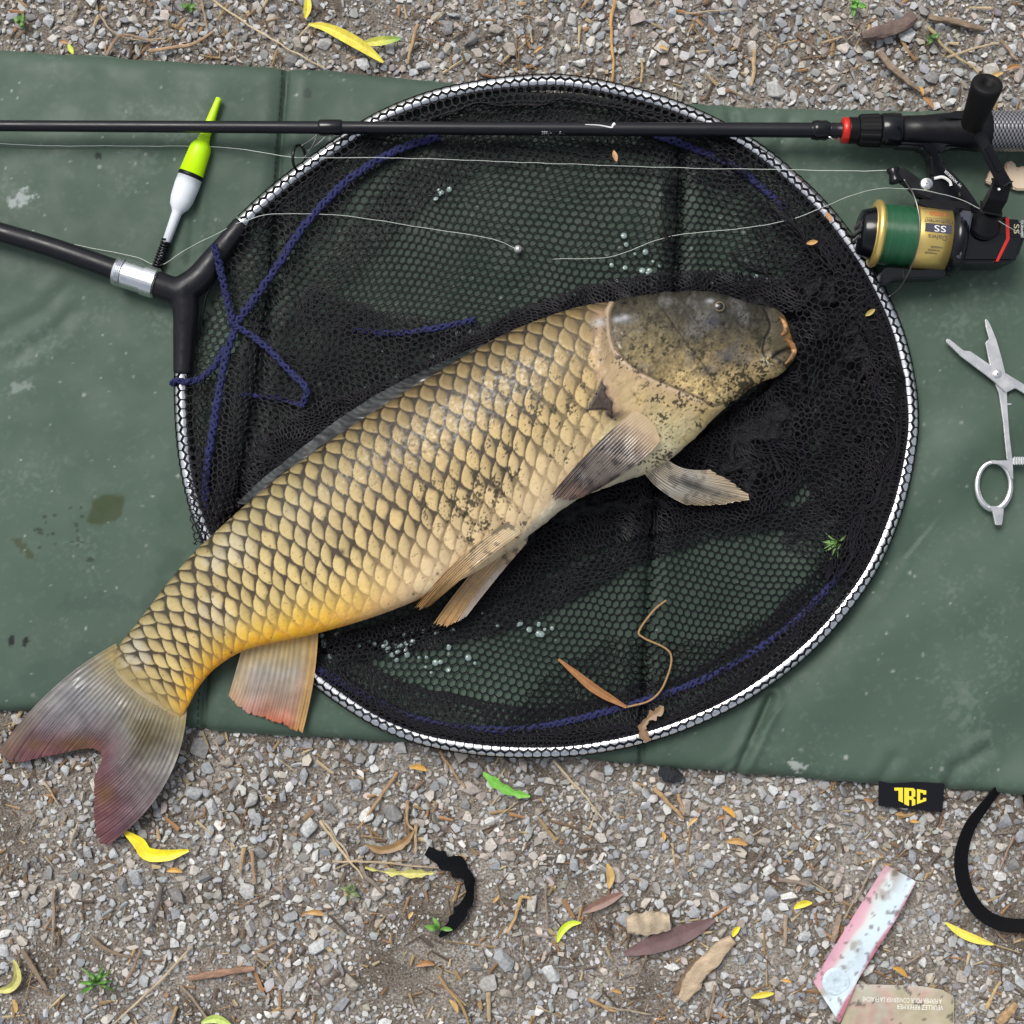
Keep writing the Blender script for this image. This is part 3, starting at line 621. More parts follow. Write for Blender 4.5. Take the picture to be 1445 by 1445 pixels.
# fins --------------------------------------------------------------
M_FIN = pmat('wet_fin', attr=True, rough=.36, coat=.2, rvar=(.006, .26, .48))
def fin(name, base, ctrl, tip, zb, zt, nray, colf, ns=70, per=9, zbow=0., fork=True, parent=CARP, ragged=2.2, thick=.0007, seed=1):
    nt_ = nray * per; t = np.linspace(0, 1, nt_)
    b_ = smooth_poly(base, nt_); t_ = smooth_poly(tip, nt_); c_ = (b_ + t_) / 2 if ctrl is None else smooth_poly(ctrl, nt_)
    s = np.linspace(0, 1, ns)[:, None, None]
    nick = np.exp(-((t[:, None] * nray - np.array([2.3, 5.6, 9.1, 13.4, 19.2, 24.5])[None] * nray / 26) / .12) ** 2).max(1)
    rag = 1 - .03 * nick - ragged * .01 * (vnoise(t * nray * 1.0, t * 0, seed) * 1.6 + np.abs(np.sin(t * nray * np.pi)) * .8); s = s * rag[None, :, None]
    p = (1 - s) ** 2 * b_[None] + 2 * s * (1 - s) * c_[None] + s ** 2 * t_[None]
    sv = np.linspace(0, 1, ns)[:, None] * np.ones((1, nt_)); tv = t[None] * np.ones((ns, 1))
    zb_ = np.interp(t, np.linspace(0, 1, len(zb)), zb); zt_ = np.interp(t, np.linspace(0, 1, len(zt)), zt)
    z = zb_[None] * (1 - sv) + zt_[None] * sv + zbow * np.sin(sv * np.pi)
    tv = tv + .9 / nray * (vnoise(tv * nray * .43, tv * 0 + seed, seed) - .5) + .25 / nray * (vnoise(tv * nray * .5, sv * 3, seed + 2) - .5)
    ray = np.abs(np.cos(tv * nray * np.pi)); ray2 = np.abs(np.cos(tv * nray * 2 * np.pi)); rr = ray ** 2 * (1 - ss(.45, .75, sv)) + ray2 ** 2 * ss(.45, .75, sv) if fork else ray ** 2
    z = z + (rr - .5) * .0006 * (1 - .5 * sv) * ss(.02, .35, sv) + (fbm(p[..., 0], p[..., 1], 34, 100 + seed, 2) - .5) * .006 * ss(0, .4, sv)
    W = PA(p[..., 0], p[..., 1], z); col = colf(sv, tv, p[..., 0], p[..., 1], rr)
    lo = W.copy(); lo[..., 2] -= thick
    mb = MB(); F = gridF(ns, nt_); nA = ns * nt_
    e1 = np.cross(W[1, 0] - W[0, 0], W[0, 1] - W[0, 0])[2] > 0
    F1 = F[:, ::-1] if e1 else F
    F1 = F1[:, ::-1] if False else F1
    idx = np.r_[np.arange(nt_), (np.arange(1, ns) * nt_ + nt_ - 1), (np.arange(nt_ - 2, -1, -1) + (ns - 1) * nt_), (np.arange(ns - 2, 0, -1) * nt_)]
    nx_ = np.roll(idx, -1); side = np.stack([idx, nx_, nx_ + nA, idx + nA], -1)
    mb.add(np.vstack([W.reshape(-1, 3), lo.reshape(-1, 3)]), [F1, F1[:, ::-1] + nA, side], np.clip(np.vstack([col.reshape(-1, 3)] * 2), .005, .85))
    return mb.build(name, M_FIN, parent)
def tailcol(s, t, x, y, rr):
    n = fbm(x, y, 30, 111, 3); c = lerpcol(s + .25 * (n - .5), [(0, (.50, .38, .13)), (.14, (.36, .31, .19)), (.4, (.30, .285, .27)), (.66, (.23, .17, .18)), (.84, (.19, .085, .105)), (1, (.22, .08, .09))])
    ol = np.exp(-((t - .70) / .19) ** 2) * np.exp(-((s - .27) / .24) ** 2); c = mixc(c, ol * .95, (.13, .10, .03))
    br = np.exp(-(((x - 110) / 34) ** 2 + ((y - 1050) / 12) ** 2)) + np.exp(-(((x - 147) / 16) ** 2 + ((y - 1120) / 16) ** 2)) + .8 * np.exp(-(((x - 50) / 14) ** 2 + ((y - 1050) / 10) ** 2)); c = mixc(c, br * .75, (.22, .115, .03))
    c = mixc(c, np.exp(-((t - .02) / .05) ** 2) * ss(.05, .3, s) * .4, (.30, .27, .14)); up = ss(.5, .2, t); c = mixc(c, up * ss(.1, .3, s) * ss(.9, .5, s) * .4, (.36, .37, .42))
    return .58 * c * (.80 + .26 * rr[..., None] * (.5 + fbm(x, y, 14, 118, 2)[..., None])) * (.70 + .6 * fbm(x, y, 9, 112, 3)[..., None])
fin('tail_fin', [(164, 908), (172, 930), (184, 955), (202, 976), (226, 988), (246, 994), (264, 994)],
    [(64, 962), (80, 985), (118, 1010), (160, 1030), (186, 1060), (215, 1100), (260, 1119)],
    [(-5, 1064), (20, 1079), (76, 1067), (126, 1057), (143, 1070), (132, 1100), (130, 1150), (134, 1186), (148, 1196)],
    [.028, .026, .027], [.011, .016, .02, .012], 30, tailcol, ns=110, per=10, zbow=.004, seed=2, ragged=1.2)
def analcol(s, t, x, y, rr):
    c = lerpcol(s + .1 * (fbm(x, y, 20, 113, 3) - .5), [(0, (.66, .36, .04)), (.12, (.42, .31, .13)), (.42, (.32, .29, .24)), (.72, (.34, .23, .17)), (1, (.40, .12, .06))])
    c = mixc(c, ss(.82, .93, t) * .85, (.44, .26, .085)); c = mixc(c, np.exp(-((t - .84) / .018) ** 2) * .5 * ss(.2, .5, s), (.30, .13, .06)); c = mixc(c, ss(.6, .1, t) * ss(.15, .5, s) * .35, (.40, .40, .42)); c = mixc(c, ss(.35, 0, t) * .45, (.56, .40, .16))
    return c * (.78 + .30 * rr[..., None]) * (.8 + .4 * fbm(x, y, 12, 119, 3)[..., None])
fin('anal_fin', [(342, 912), (372, 904), (410, 897), (449, 890)], [(332, 950), (360, 960), (402, 965), (447, 962)], [(322, 984), (346, 1006), (395, 1024), (426, 1038)], [.034, .045], [.018, .021], 13, analcol, ns=80, seed=3, ragged=1.5)
def pectcol(s, t, x, y, rr):
    c = lerpcol(s, [(0, (.60, .45, .27)), (.2, (.46, .34, .23)), (.4, (.25, .205, .17)), (.8, (.13, .105, .09)), (1, (.19, .11, .08))])
    c = mixc(c, ss(.5, .68, fbm(x, y, 9, 114, 3)) * ss(.15, .5, s) * .8, (.035, .028, .025)); c = mixc(c, ss(.25, .0, t) * .5 * ss(.2, .5, s), (.05, .035, .03))
    k_ = (.12 + .5 * ss(.1, .6, s))[..., None]; return c * (1 - k_ + 1.15 * k_ * rr[..., None]) * (.8 + .4 * fbm(x, y, 10, 120, 3)[..., None])
ptop = lambda x, y, d=.0022: float(fish_top(x, y)[2]) + d
fin('pectoral_fin', [(896, 580), (912, 588), (926, 604), (932, 622)], [(846, 614), (862, 628), (888, 648), (908, 656)], [(774, 703), (784, 709), (808, 709), (838, 694)], [ptop(900, 582), ptop(925, 612)], [ptop(776, 696, .003), ptop(832, 690, .0035)], 15, pectcol, zbow=.006, seed=4, ragged=2)
def pect2(s, t, x, y, rr):
    c = lerpcol(s, [(0, (.72, .58, .38)), (.25, (.50, .43, .32)), (.6, (.38, .36, .31)), (1, (.40, .31, .20))]); c = mixc(c, np.exp(-((t - .5) / .13) ** 2) * np.exp(-((s - .58) / .25) ** 2) * .9, (.03, .028, .026)); c = mixc(c, ss(.55, .7, fbm(x, y, 9, 115, 3)) * .5, (.06, .05, .045)); return c * (.4 + .8 * rr[..., None])
fin('pectoral_fin', [(940, 646), (930, 650), (916, 656), (906, 662)], [(962, 668), (948, 676), (934, 690), (924, 694)], [(1004, 662), (1044, 686), (1062, 704), (1018, 713), (972, 714)], [.058, .055], [.050, .042], 15, pect2, zbow=.004, seed=5, ragged=2)
def pelvcol(s, t, x, y, rr):
    c = lerpcol(s, [(0, (.74, .58, .36)), (.35, (.56, .40, .22)), (.75, (.46, .29, .13)), (1, (.44, .25, .09))]); c = mixc(c, ss(.56, .7, fbm(x, y, 8, 116, 3)) * ss(.75, .3, s) * .7, (.05, .04, .03)); return c * (.74 + .34 * rr[..., None]) * (.75 + .5 * fbm(x, y, 14, 122, 3)[..., None])
fin('pelvic_fin', [(742, 768), (745, 760), (744, 750), (738, 740)], [(700, 815), (690, 808), (680, 800), (672, 790)], [(655, 874), (640, 884), (622, 888), (610, 882)], [.055, .06], [.038, .038], 10, lambda s, t, x, y, r: mixc(pelvcol(s, t, x, y, r), ss(.5, .2, t) * ss(.2, .5, s) * .6, (.50, .48, .46)), zbow=.003, seed=6)
fin('pelvic_fin', [(735, 752), (732, 744), (726, 738), (716, 736)], [(668, 800), (660, 792), (650, 786), (644, 782)], [(604, 858), (596, 862), (588, 863), (583, 860)], [ptop(738, 748, .001), ptop(716, 738, .001)], [.060, .064], 9, pelvcol, zbow=.013, seed=7)
def dorscol(s, t, x, y, rr):
    c = lerpcol(s, [(0, (.05, .042, .025)), (.3, (.035, .037, .037)), (1, (.055, .064, .07))]); return c * (.2 + .9 * rr[..., None]) * (.2 + .9 * fbm(x, y, 12, 121, 3)[..., None])
fin('dorsal_fin', [(700, 482), (640, 517), (580, 553), (520, 590), (460, 631), (400, 673), (352, 712)], [(670, 488), (612, 522), (552, 556), (492, 596), (432, 640), (380, 678), (338, 712)], [(668, 490), (600, 521), (536, 553), (472, 594), (414, 640), (368, 677), (334, 710)], [.066, .068, .066, .052, .045], [.056, .058, .056, .044, .038], 22, dorscol, ns=40, seed=8, ragged=3)
# fleshy lips
M_LIP = pmat('lip', attr=True, rough=.4, var=(.0025, .35), bump=(.002, .4, .0008))
for pts_, r0_ in ([(1099, 447), (1105, 454), (1108, 462), (1107, 469), (1101, 474)], 4.0), ([(1104, 478), (1112, 482), (1118, 488), (1120, 496), (1115, 506), (1107, 514)], 4.4):
    mb = MB(); p = smooth_poly([(x, y, ptop(x - 3, y, -.0008)) for x, y in pts_], 40); p[:, 2] = np.convolve(np.pad(p[:, 2], 6, mode='edge'), np.ones(13) / 13, 'valid'); t = np.linspace(0, 1, 40)
    tube(mb, PA(p[:, 0], p[:, 1], p[:, 2]), r0_ * S * (.35 + .65 * np.sin(np.pi * np.clip(t, .04, .96))) * (1 + .25 * (vnoise(t * 9, t * 0, 3) - .5)), 14, np.array([.33, .165, .06]) * (.4 + 1.1 * vnoise(t * 7, t * 0, 8))[:, None]); mb.build('lip', M_LIP, CARP)
# barbel at the mouth corner
mb = MB(); p = smooth_poly([(1084, 505), (1092, 512), (1098, 522)], 12); tube(mb, PA(p[:, 0], p[:, 1], np.linspace(.062, .05, 12)), np.linspace(.0016, .0005, 12), 8, np.array([.35, .25, .1])); mb.build('barbel', M_FIN, CARP)
# ---------------------------------------------------------------- landing net: handle, spreader, hoop, netting, cords
NET = thing('landing_net', P(280, 480, .018), 'round landing net with silver hoop, black mesh and dark handle, spread on the green mat', 'landing net')
M_POLE = pmat('dark_anodised_pole', (.008, .008, .011), rough=.3, spec=.32, rvar=(.01, .24, .42), bump=(.002, .08, .0003))
M_SPREAD = pmat('spreader_plastic', (.009, .009, .012), rough=.34, spec=.3, rvar=(.008, .26, .48), bump=(.0012, .1, .0003))
M_STRAND = pmat('wet_netting_dark_tone', (.004, .004, .0055), rough=.38, spec=.14); M_STRAND2 = pmat('netting_lit_tone', (.0095, .0085, .012), rough=.48, spec=.14)  # raised sheets coloured lighter as if lit, lower sheets darker as if shaded
M_CLUMP = pmat('bunched_wet_netting', (.006, .006, .008), rough=.3, spec=.3, bump=(.0011, 1.0, .0016), rvar=(.003, .22, .6))
M_BLUE = pmat('blue_cord', (.010, .013, .075), rough=.8, bump=(.0008, .6, .0006), var=(.004, .35))
HZ = .0245
HOOP = [(258, 500), (257, 560), (262, 640), (275, 705), (300, 770), (338, 838), (390, 905), (448, 958), (520, 1008), (570, 1032), (620, 1046), (700, 1057), (790, 1058), (870, 1047), (950, 1025), (1030, 990), (1105, 940), (1170, 880), (1225, 805), (1262, 720), (1281, 640), (1285, 580), (1275, 510), (1255, 445), (1215, 368), (1155, 290), (1080, 222), (1000, 174), (910, 139), (810, 118), (740, 117), (660, 127), (590, 146), (520, 178), (440, 232), (385, 275), (338, 318)]
hp = smooth_poly(HOOP, 420)
# hoop settles onto whatever lies under it
hz = np.array([HZ] * 420) + (hp[:, 1] < 150) * 0
W = PA(hp[:, 0], hp[:, 1], hz)
HR = 10.2 * S
mb = MB(); tube(mb, W, HR, 20); hoop = mb.build('hoop', M_SILVER, NET)
def strands(mb, A_, B_, r, C=None):
    """triangular twine prisms between point pairs"""
    d = B_ - A_; L = np.linalg.norm(d, axis=1)[:, None] + 1e-9; d = d / L; A_ = A_ - d * r * .7; B_ = B_ + d * r * .7
    up = np.tile([0, 0, 1.0], (len(d), 1)); up[np.abs(d[:, 2]) > .95] = (1, 0, 0)
    n = np.cross(d, up); n /= np.linalg.norm(n, axis=1)[:, None]; b = np.cross(d, n)
    V = []
    for k in range(4):
        a = k * np.pi / 2 + .78; o = r * (np.cos(a) * n + np.sin(a) * b); V += [A_ + o, B_ + o]
    V = np.stack(V, 1).reshape(-1, 3); i = np.arange(len(d))[:, None] * 8
    F = np.concatenate([i + np.array([[0, 1, 3, 2]]), i + np.array([[2, 3, 5, 4]]), i + np.array([[4, 5, 7, 6]]), i + np.array([[6, 7, 1, 0]])])
    mb.add(V, F)
def honey(p0, p1, q0, q1, c):
    """honeycomb edges over a rectangle, cell pitch c -> arrays (n,2),(n,2)"""
    h = c * .8660254; nj = int((q1 - q0) / h) + 3; ni = int((p1 - p0) / c) + nj // 2 + 3
    i, j = np.meshgrid(np.arange(-nj // 2 - 1, ni), np.arange(-1, nj), indexing='ij'); i = i.ravel(); j = j.ravel()
    def Ap(i, j): return np.stack([p0 + i * c + j * c / 2, q0 + j * h], -1)
    def Bp(i, j): return Ap(i, j) + np.array([c / 2, h / 3])
    a = np.vstack([Ap(i, j)] * 3); b = np.vstack([Bp(i, j), Bp(i - 1, j), Bp(i, j - 1)])
    m = (a + b) / 2; k = (m[:, 0] > p0) & (m[:, 0] < p1) & (m[:, 1] > q0) & (m[:, 1] < q1)
    return a[k], b[k]
# netting laced round the hoop
L_ = np.r_[0, np.cumsum(np.hypot(*np.diff(hp, axis=0).T))]; T3, N3, B3 = frames(W)
def hoop_map(pq, rr):
    s = np.clip(pq[:, 0], 0, L_[-1]); th = pq[:, 1] / 11.0 + .2 * np.sin(s / 37) 
    g = lambda arr: np.stack([np.interp(s, L_, arr[:, k]) for k in range(3)], -1)
    n, b, o = g(N3), g(B3), g(W); return o + rr * (np.cos(th)[:, None] * n + np.sin(th)[:, None] * b)
a, b = honey(26, L_[-1] - 8, 0, 2 * np.pi * 11, 12.9)
mb = MB(); strands(mb, hoop_map(a, HR + .0003), hoop_map(b, HR + .0003), .0006)
lace = mb.build('hoop_lacing', M_STRAND, hoop); 
# --- sheets of netting
hoopin = [tuple(p) for p in smooth_poly(HOOP, 120)]
HP_IN = hoopin
fishpoly = [tuple(p) for p in Dp[::20]] + [tuple(p) for p in Vp[::-20]]
FISHC = np.array(fishpoly).mean(0)
def nearz(x, y):
    return mat_z(x, y) + .0012
def sheet(mb, poly, c, ang, warp, wsc, z0, zamp, zsc, seed, r, stretch=(1, 1), thin=0., hoopfade=True, skipfish=True):
    P_ = np.array(poly, float); cx, cy = P_.mean(0); R_ = np.max(np.hypot(P_[:, 0] - cx, P_[:, 1] - cy)) * 1.25 / min(stretch)
    a, b = honey(-R_, R_, -R_, R_, c); ca, sa = math.cos(ang), math.sin(ang)
    def m(p):
        x = p[:, 0] * stretch[0]; y = p[:, 1] * stretch[1]; X = cx + ca * x - sa * y; Y = cy + sa * x + ca * y
        dx = (fbm(X, Y, wsc, seed, 3) - .5) * 2 * warp; dy = (fbm(X, Y, wsc, seed + 5, 3) - .5) * 2 * warp
        return X + dx, Y + dy
    ax, ay = m(a); bx, by = m(b); mx, my = (ax + bx) / 2, (ay + by) / 2
    k = inpoly(mx, my, poly)
    if thin: k &= fbm(mx, my, 8, seed + 9, 2) > thin
    if skipfish: k &= ~(inpoly(mx, my, fishpoly) & (pdist(mx, my, fishpoly, True) > 22))
    ax, ay, bx, by = ax[k], ay[k], bx[k], by[k]
    def z(x, y):
        h = nearz(x, y) + z0 + zamp * fbm(x, y, zsc, seed + 11, 3) ** 1.5
        if hoopfade:
            d = pdist(x, y, HP_IN); h = h + (HZ - nearz(x, y)) * np.exp(-(d / 26.0) ** 2) * .9
        return h
    strands(mb, PA(ax, ay, z(ax, ay)), PA(bx, by, z(bx, by)), r)
mbA = MB(); mbB = MB()
inner = [tuple(p) for p in (np.array(HP_IN) - [770, 590]) * .985 + [770, 590]]
sheet(mbA, inner, 11.2, .13, 15, 150, .0, .003, 90, 201, .00068)                       # floor of the bag
SIDE = [(700, 1040), (760, 960), (860, 900), (1000, 905), (1100, 860), (1170, 780), (1180, 700), (1270, 640), (1230, 800), (1120, 930), (980, 1010), (850, 1045)]
sheet(mbA, SIDE, 11.4, .42, 18, 120, .0022, .004, 70, 230, .00055)            # side of the bag lying over it
# walls bunched between the hoop and the floor
def wall(mb, s0, s1, width, fold, seed, zt, r=.0006, c=11.8, comp=.62):
    a, b = honey(s0, s1, 0, width / comp, c)
    cen = np.array([770.0, 590.0]); Wd = np.array([(hp[:, 0]), (hp[:, 1])]).T
    tg_ = np.gradient(Wd, axis=0); tg_ /= np.hypot(*tg_.T)[:, None]; nm = np.stack([-tg_[:, 1], tg_[:, 0]], -1); s_ = np.sign(((cen - Wd) * nm).sum(1)); nm *= s_[:, None]
    def m(pq):
        s = np.clip(pq[:, 0], 0, L_[-1]); q = pq[:, 1]; o = np.stack([np.interp(s, L_, Wd[:, k]) for k in (0, 1)], -1); n = np.stack([np.interp(s, L_, nm[:, k]) for k in (0, 1)], -1); t = np.stack([-n[:, 1], n[:, 0]], -1)
        u = q * comp / width
        d = 4 + q * comp + fold * np.sin(q * comp / width * 6.3 + 3 * fbm(s, s * 0, 80, seed, 2)) * u * (1 - u) * 3 + fold * (fbm(s, q, 70, seed + 2, 2) - .5) * 1.6 * np.clip(u * 4, 0, 1)
        l = fold * (fbm(s, q, 75, seed + 4, 2) - .5) * 1.4 * np.clip(u * 4, 0, 1)
        p = o + n * d[:, None] + t * l[:, None]
        z = nearz(p[:, 0], p[:, 1]) * (ss(0, .8, u)) + (HZ + .004) * (1 - ss(0, .8, u)) + zt * .6 * fbm(s, q, 70, seed + 6, 2) * np.sin(np.clip(u, 0, 1) * np.pi) + .001
        return PA(p[:, 0], p[:, 1], z), p
    A_, pa = m(a); B_, pb = m(b); mm_ = (pa + pb) / 2; k = ~(inpoly(mm_[:, 0], mm_[:, 1], fishpoly) & (pdist(mm_[:, 0], mm_[:, 1], fishpoly, True) > 22)); strands(mb, A_[k], B_[k], r)
def sat(x, y): return L_[np.argmin((hp[:, 0] - x) ** 2 + (hp[:, 1] - y) ** 2)]
wall(mbB, 30, L_[-1] - 30, 62, 9, 301, .006, comp=.75)                                                             # all round
wall(mbB, sat(448, 958), sat(1180, 870), 62, 14, 305, .008, comp=.42)                                     # lower edge
wall(mbB, sat(1200, 840), sat(1120, 255), 120, 30, 311, .016, comp=.62); wall(mbB, sat(1215, 815), sat(1180, 320), 120, 40, 317, .02, comp=.42)   # right, heavy
wall(mbA, sat(1270, 650), sat(1215, 368), 120, 40, 319, .02, comp=.5)
wall(mbB, sat(1080, 222), sat(590, 146), 74, 18, 323, .012, comp=.6)                                     # top
wall(mbB, sat(262, 640), sat(300, 770), 60, 14, 327, .012, comp=.5)
# region sheets
LEFT = [(262, 690), (275, 770), (330, 735), (420, 655), (520, 590), (620, 520), (720, 462), (640, 455), (540, 440), (440, 400), (345, 470), (310, 560)]
sheet(mbB, LEFT, 11.4, .5, 20, 100, .010, .010, 110, 331, .0006, stretch=(1, .8)); sheet(mbB, LEFT, 11.4, 1.2, 26, 80, .004, .008, 90, 337, .0006, stretch=(.9, .7))
TRI = [(345, 318), (302, 348), (328, 462), (345, 470), (420, 400), (470, 330), (500, 260), (470, 225)]
sheet(mbB, TRI, 11.6, -.5, 12, 90, .006, .008, 110, 341, .0006, stretch=(.85, 1))
DORS = [(560, 535), (640, 488), (720, 440), (820, 405), (920, 385), (1010, 382), (1110, 395), (1140, 440), (1100, 440), (1010, 425), (880, 430), (780, 450), (690, 490), (600, 545), (500, 600), (400, 670), (330, 720), (300, 735), (340, 640), (440, 570)]
for k_, sd_ in enumerate((351, 353, 357)): sheet(mbB if k_ < 2 else mbA, DORS, 11.2, .5 + .7 * k_, 22, 55, .003 + .003 * (3 - k_), .012, 60, sd_, .0006, stretch=(.72, .5))
HEADR = [(1085, 405), (1150, 360), (1215, 400), (1245, 480), (1262, 580), (1240, 680), (1200, 740), (1150, 690), (1120, 640), (1110, 560), (1130, 500), (1120, 440)]
sheet(mbB, HEADR, 12.0, .3, 20, 80, .010, .012, 90, 361, .00062); sheet(mbA, HEADR, 11.6, 1.1, 34, 60, .003, .008, 70, 367, .0006, stretch=(.7, .8))
CHIN = [(905, 668), (960, 636), (1020, 600), (1080, 555), (1125, 520), (1150, 600), (1130, 680), (1100, 715), (1050, 735), (960, 745), (880, 760), (800, 790), (730, 830), (640, 880), (520, 905), (448, 905), (560, 875), (640, 850), (740, 770), (800, 720)]
for k_, sd_ in enumerate((371, 373, 377)): sheet(mbB if k_ == 0 else mbA, CHIN, 11.4, .9 - .6 * k_, 24, 55, .002 + .003 * (2 - k_), .009, 60, sd_, .0006, stretch=(.8, .55))
BELT = [(455, 900), (560, 880), (680, 860), (800, 800), (900, 755), (1010, 728), (1130, 712), (1190, 690), (1200, 715), (1120, 745), (1000, 760), (900, 795), (810, 845), (700, 895), (560, 925), (470, 935)]
sheet(mbB, BELT, 11.4, -.3, 12, 60, .004, .006, 70, 381, .00062, stretch=(.95, .6)); sheet(mbA, BELT, 11.4, .5, 16, 60, .002, .005, 60, 383, .0006, stretch=(.8, .6))
TOPB = [(560, 235), (660, 200), (800, 198), (930, 205), (1030, 240), (1120, 310), (1180, 400), (1120, 400), (1050, 310), (960, 255), (820, 232), (680, 236), (580, 300), (500, 390), (420, 440), (440, 380)]
sheet(mbB, TOPB, 11.4, .2, 16, 70, .003, .007, 80, 391, .0006, stretch=(.95, .72))
SEAMB = [(935, 250), (965, 250), (962, 420), (930, 420)]
sheet(mbA, SEAMB, 12, .2, 16, 40, .003, .006, 40, 395, .0006, stretch=(.55, .8))
n1 = mbA.build('netting', M_STRAND, NET, smooth=False); n2 = mbB.build('netting', M_STRAND2, NET, smooth=False)
# solid bunches where the wet netting is packed tight
def clump(poly, zamp, seed, parent=NET):
    P_ = np.array(poly, float); x0, y0 = P_.min(0) - 2; x1, y1 = P_.max(0) + 2; st = 3.0
    gx_, gy_ = np.arange(x0, x1, st), np.arange(y0, y1, st); X, Y = np.meshgrid(gx_, gy_, indexing='ij'); d = pdist(X, Y, poly, True); ins_ = inpoly(X, Y, poly)
    e = np.where(ins_, d, -d); rag = (fbm(X, Y, 16, seed, 3) - .5) * 18
    wx = X + 30 * (fbm(X, Y, 60, seed + 1, 2) - .5); wy = Y + 30 * (fbm(X, Y, 60, seed + 2, 2) - .5)
    rid = 1 - np.abs(2 * fbm(wx, wy, 34, seed + 3, 3) - 1); rid2 = 1 - np.abs(2 * fbm(wx, wy, 13, seed + 4, 2) - 1)
    z = nearz(X, Y) - .001 + zamp * ss(0, 26, e + rag) * (.25 + .75 * (rid - .6) / .4) + .003 * rid2 * ss(0, 20, e + rag)
    V = PA(X, Y, z); n0, n1_ = X.shape; F = gridF(n0, n1_); ok = (e + rag > 0).ravel(); F = F[ok[F].all(1)]
    mb = MB(); mb.add(V.reshape(-1, 3), F[:, ::-1]); return mb.build('bunched_netting', M_CLUMP, parent)
clump([(300, 740), (420, 640), (520, 560), (620, 500), (720, 445), (860, 408), (1000, 398), (1085, 405), (1130, 440), (1100, 470), (1000, 470), (860, 470), (700, 540), (500, 660), (330, 760)], .022, 401)
clump([(905, 655), (1000, 595), (1110, 510), (1135, 480), (1150, 560), (1120, 690), (1060, 722), (960, 732), (820, 745), (740, 800), (690, 800), (760, 700)], .014, 405)
clump([(1100, 400), (1180, 350), (1225, 420), (1262, 560), (1245, 660), (1200, 690), (1180, 560), (1130, 480)], .016, 409)
clump([(980, 640), (1050, 590), (1100, 560), (1125, 600), (1118, 660), (1090, 690), (1030, 668)], .011, 417)
clump([(1165, 420), (1190, 420), (1215, 520), (1222, 620), (1200, 700), (1185, 640), (1190, 540)], .016, 421)
clump([(448, 905), (560, 872), (660, 860), (640, 890), (520, 920), (455, 925)], .006, 413)
# cords -------------------------------------------------------------
def cord(pts, r=4.0, name='blue_cord', n=None, zz=None, twist=.16):
    L0 = np.sum(np.hypot(*np.diff(np.array(pts)[:, :2], axis=0).T)); n = int(L0 / 1.6) + 8
    p = smooth_poly(pts, n); p3 = PA(p[:, 0], p[:, 1], p[:, 2]); T_, N_, B_ = frames(p3); s = np.linspace(0, L0, n); mb = MB()
    rs_ = np.random.default_rng(int(p[0, 0]))
    for k in range(5):
        a_ = s * twist * 1.7 * (1 if k % 2 else -1) + k * 1.257 + 1.2 * (vnoise(s * .05, s * 0, k) - .5); off = (np.cos(a_)[:, None] * N_ + np.sin(a_)[:, None] * B_) * r * .62 * (1 + .5 * (vnoise(s * .11, s * 0, k + 9) - .5))[:, None] * S; off[:, 2] *= .55
        tube(mb, p3 + off, r * .42 * S * (1 + .5 * (vnoise(s * .3, s * 0, k + 4) - .5)), 6)
    return mb.build(name, M_BLUE, NET)
cord([(302, 345, .044), (312, 385, .036), (322, 430, .030), (330, 462, .028)], 5.4); cord([(330, 462, .028), (385, 385, .03), (430, 318, .03), (490, 255, .028), (560, 212, .027), (620, 193, .022)], 5.6)
cord([(332, 462, .029), (318, 505, .030), (308, 560, .033), (300, 610, .036), (292, 660, .034), (290, 720, .026)], 5.4); cord([(330, 460, .030), (350, 470, .030), (378, 492, .032), (410, 525, .036), (432, 548, .042), (428, 572, .036)], 4.8)
cord([(242, 541, .026), (250, 537, .0345), (262, 539, .034), (278, 536, .029), (300, 520, .026), (318, 490, .028)], 4.6); cord([(428, 572, .032), (390, 562, .027), (340, 556, .024)], 3.8)
cord([(446, 942, .028), (480, 962, .026), (530, 990, .025), (580, 1012, .023), (650, 1026, .022), (730, 1029, .0205), (800, 1018, .0205), (870, 1000, .0205), (930, 982, .0205), (1000, 955, .0205), (1070, 915, .0205), (1130, 868, .0205), (1180, 815, .0205), (1205, 775, .02)], 5.4)
cord([(900, 184, .024), (925, 190, .023), (970, 206, .022), (1020, 226, .021), (1060, 252, .020), (1110, 295, .019)], 5.4); cord([(495, 466, .020), (560, 470, .027), (620, 462, .030), (670, 452, .022)], 4.6)
# handle ------------------------------------------------------------
mb = MB(); p = np.array([P(-90, 302, .036), P(60, 345, .035), P(178, 386, .034)]); tube(mb, smooth_poly(p, 30), np.linspace(12.5, 14.5, 30) * S, 24); pole = mb.build('handle_pole', M_POLE, NET)
dirv = P(230, 404, .034) - P(160, 382, .034)
mb = MB(); lathe(mb, [(0, 14), (0, 19), (3, 20.5)] + [q for k in range(4) for q in ((4 + k * 2.4, 21), (5.2 + k * 2.4, 19.6))] + [(14, 20), (40, 20), (41, 21.5), (58, 21.5), (60, 19), (60, 12)], P(163, 382, .034), dirv, 40)
cp = mb.build('coupling', M_SILVER, NET)
for lp in cp.data.polygons: lp.use_smooth = False
mb = MB()
def chain(pts, rad, n=24, flat=1.0): q = smooth_poly([list(P(x, y, z)) for x, y, z in pts], n); tube(mb, q, np.interp(np.linspace(0, 1, n), np.linspace(0, 1, len(rad)), rad) * S, 16, flat=flat)
chain([(214, 399, .033), (235, 406, .032), (262, 416, .030)], [19, 18.5, 20]); chain([(255, 412, .030), (282, 392, .029), (305, 362, .028), (342, 315, HZ + .001)], [21, 19, 15, 13]); chain([(258, 408, .030), (262, 440, .029), (260, 480, .027), (258, 528, HZ + .001)], [21, 17.5, 15, 13.5])
V_, f_, F_ = None, None, None
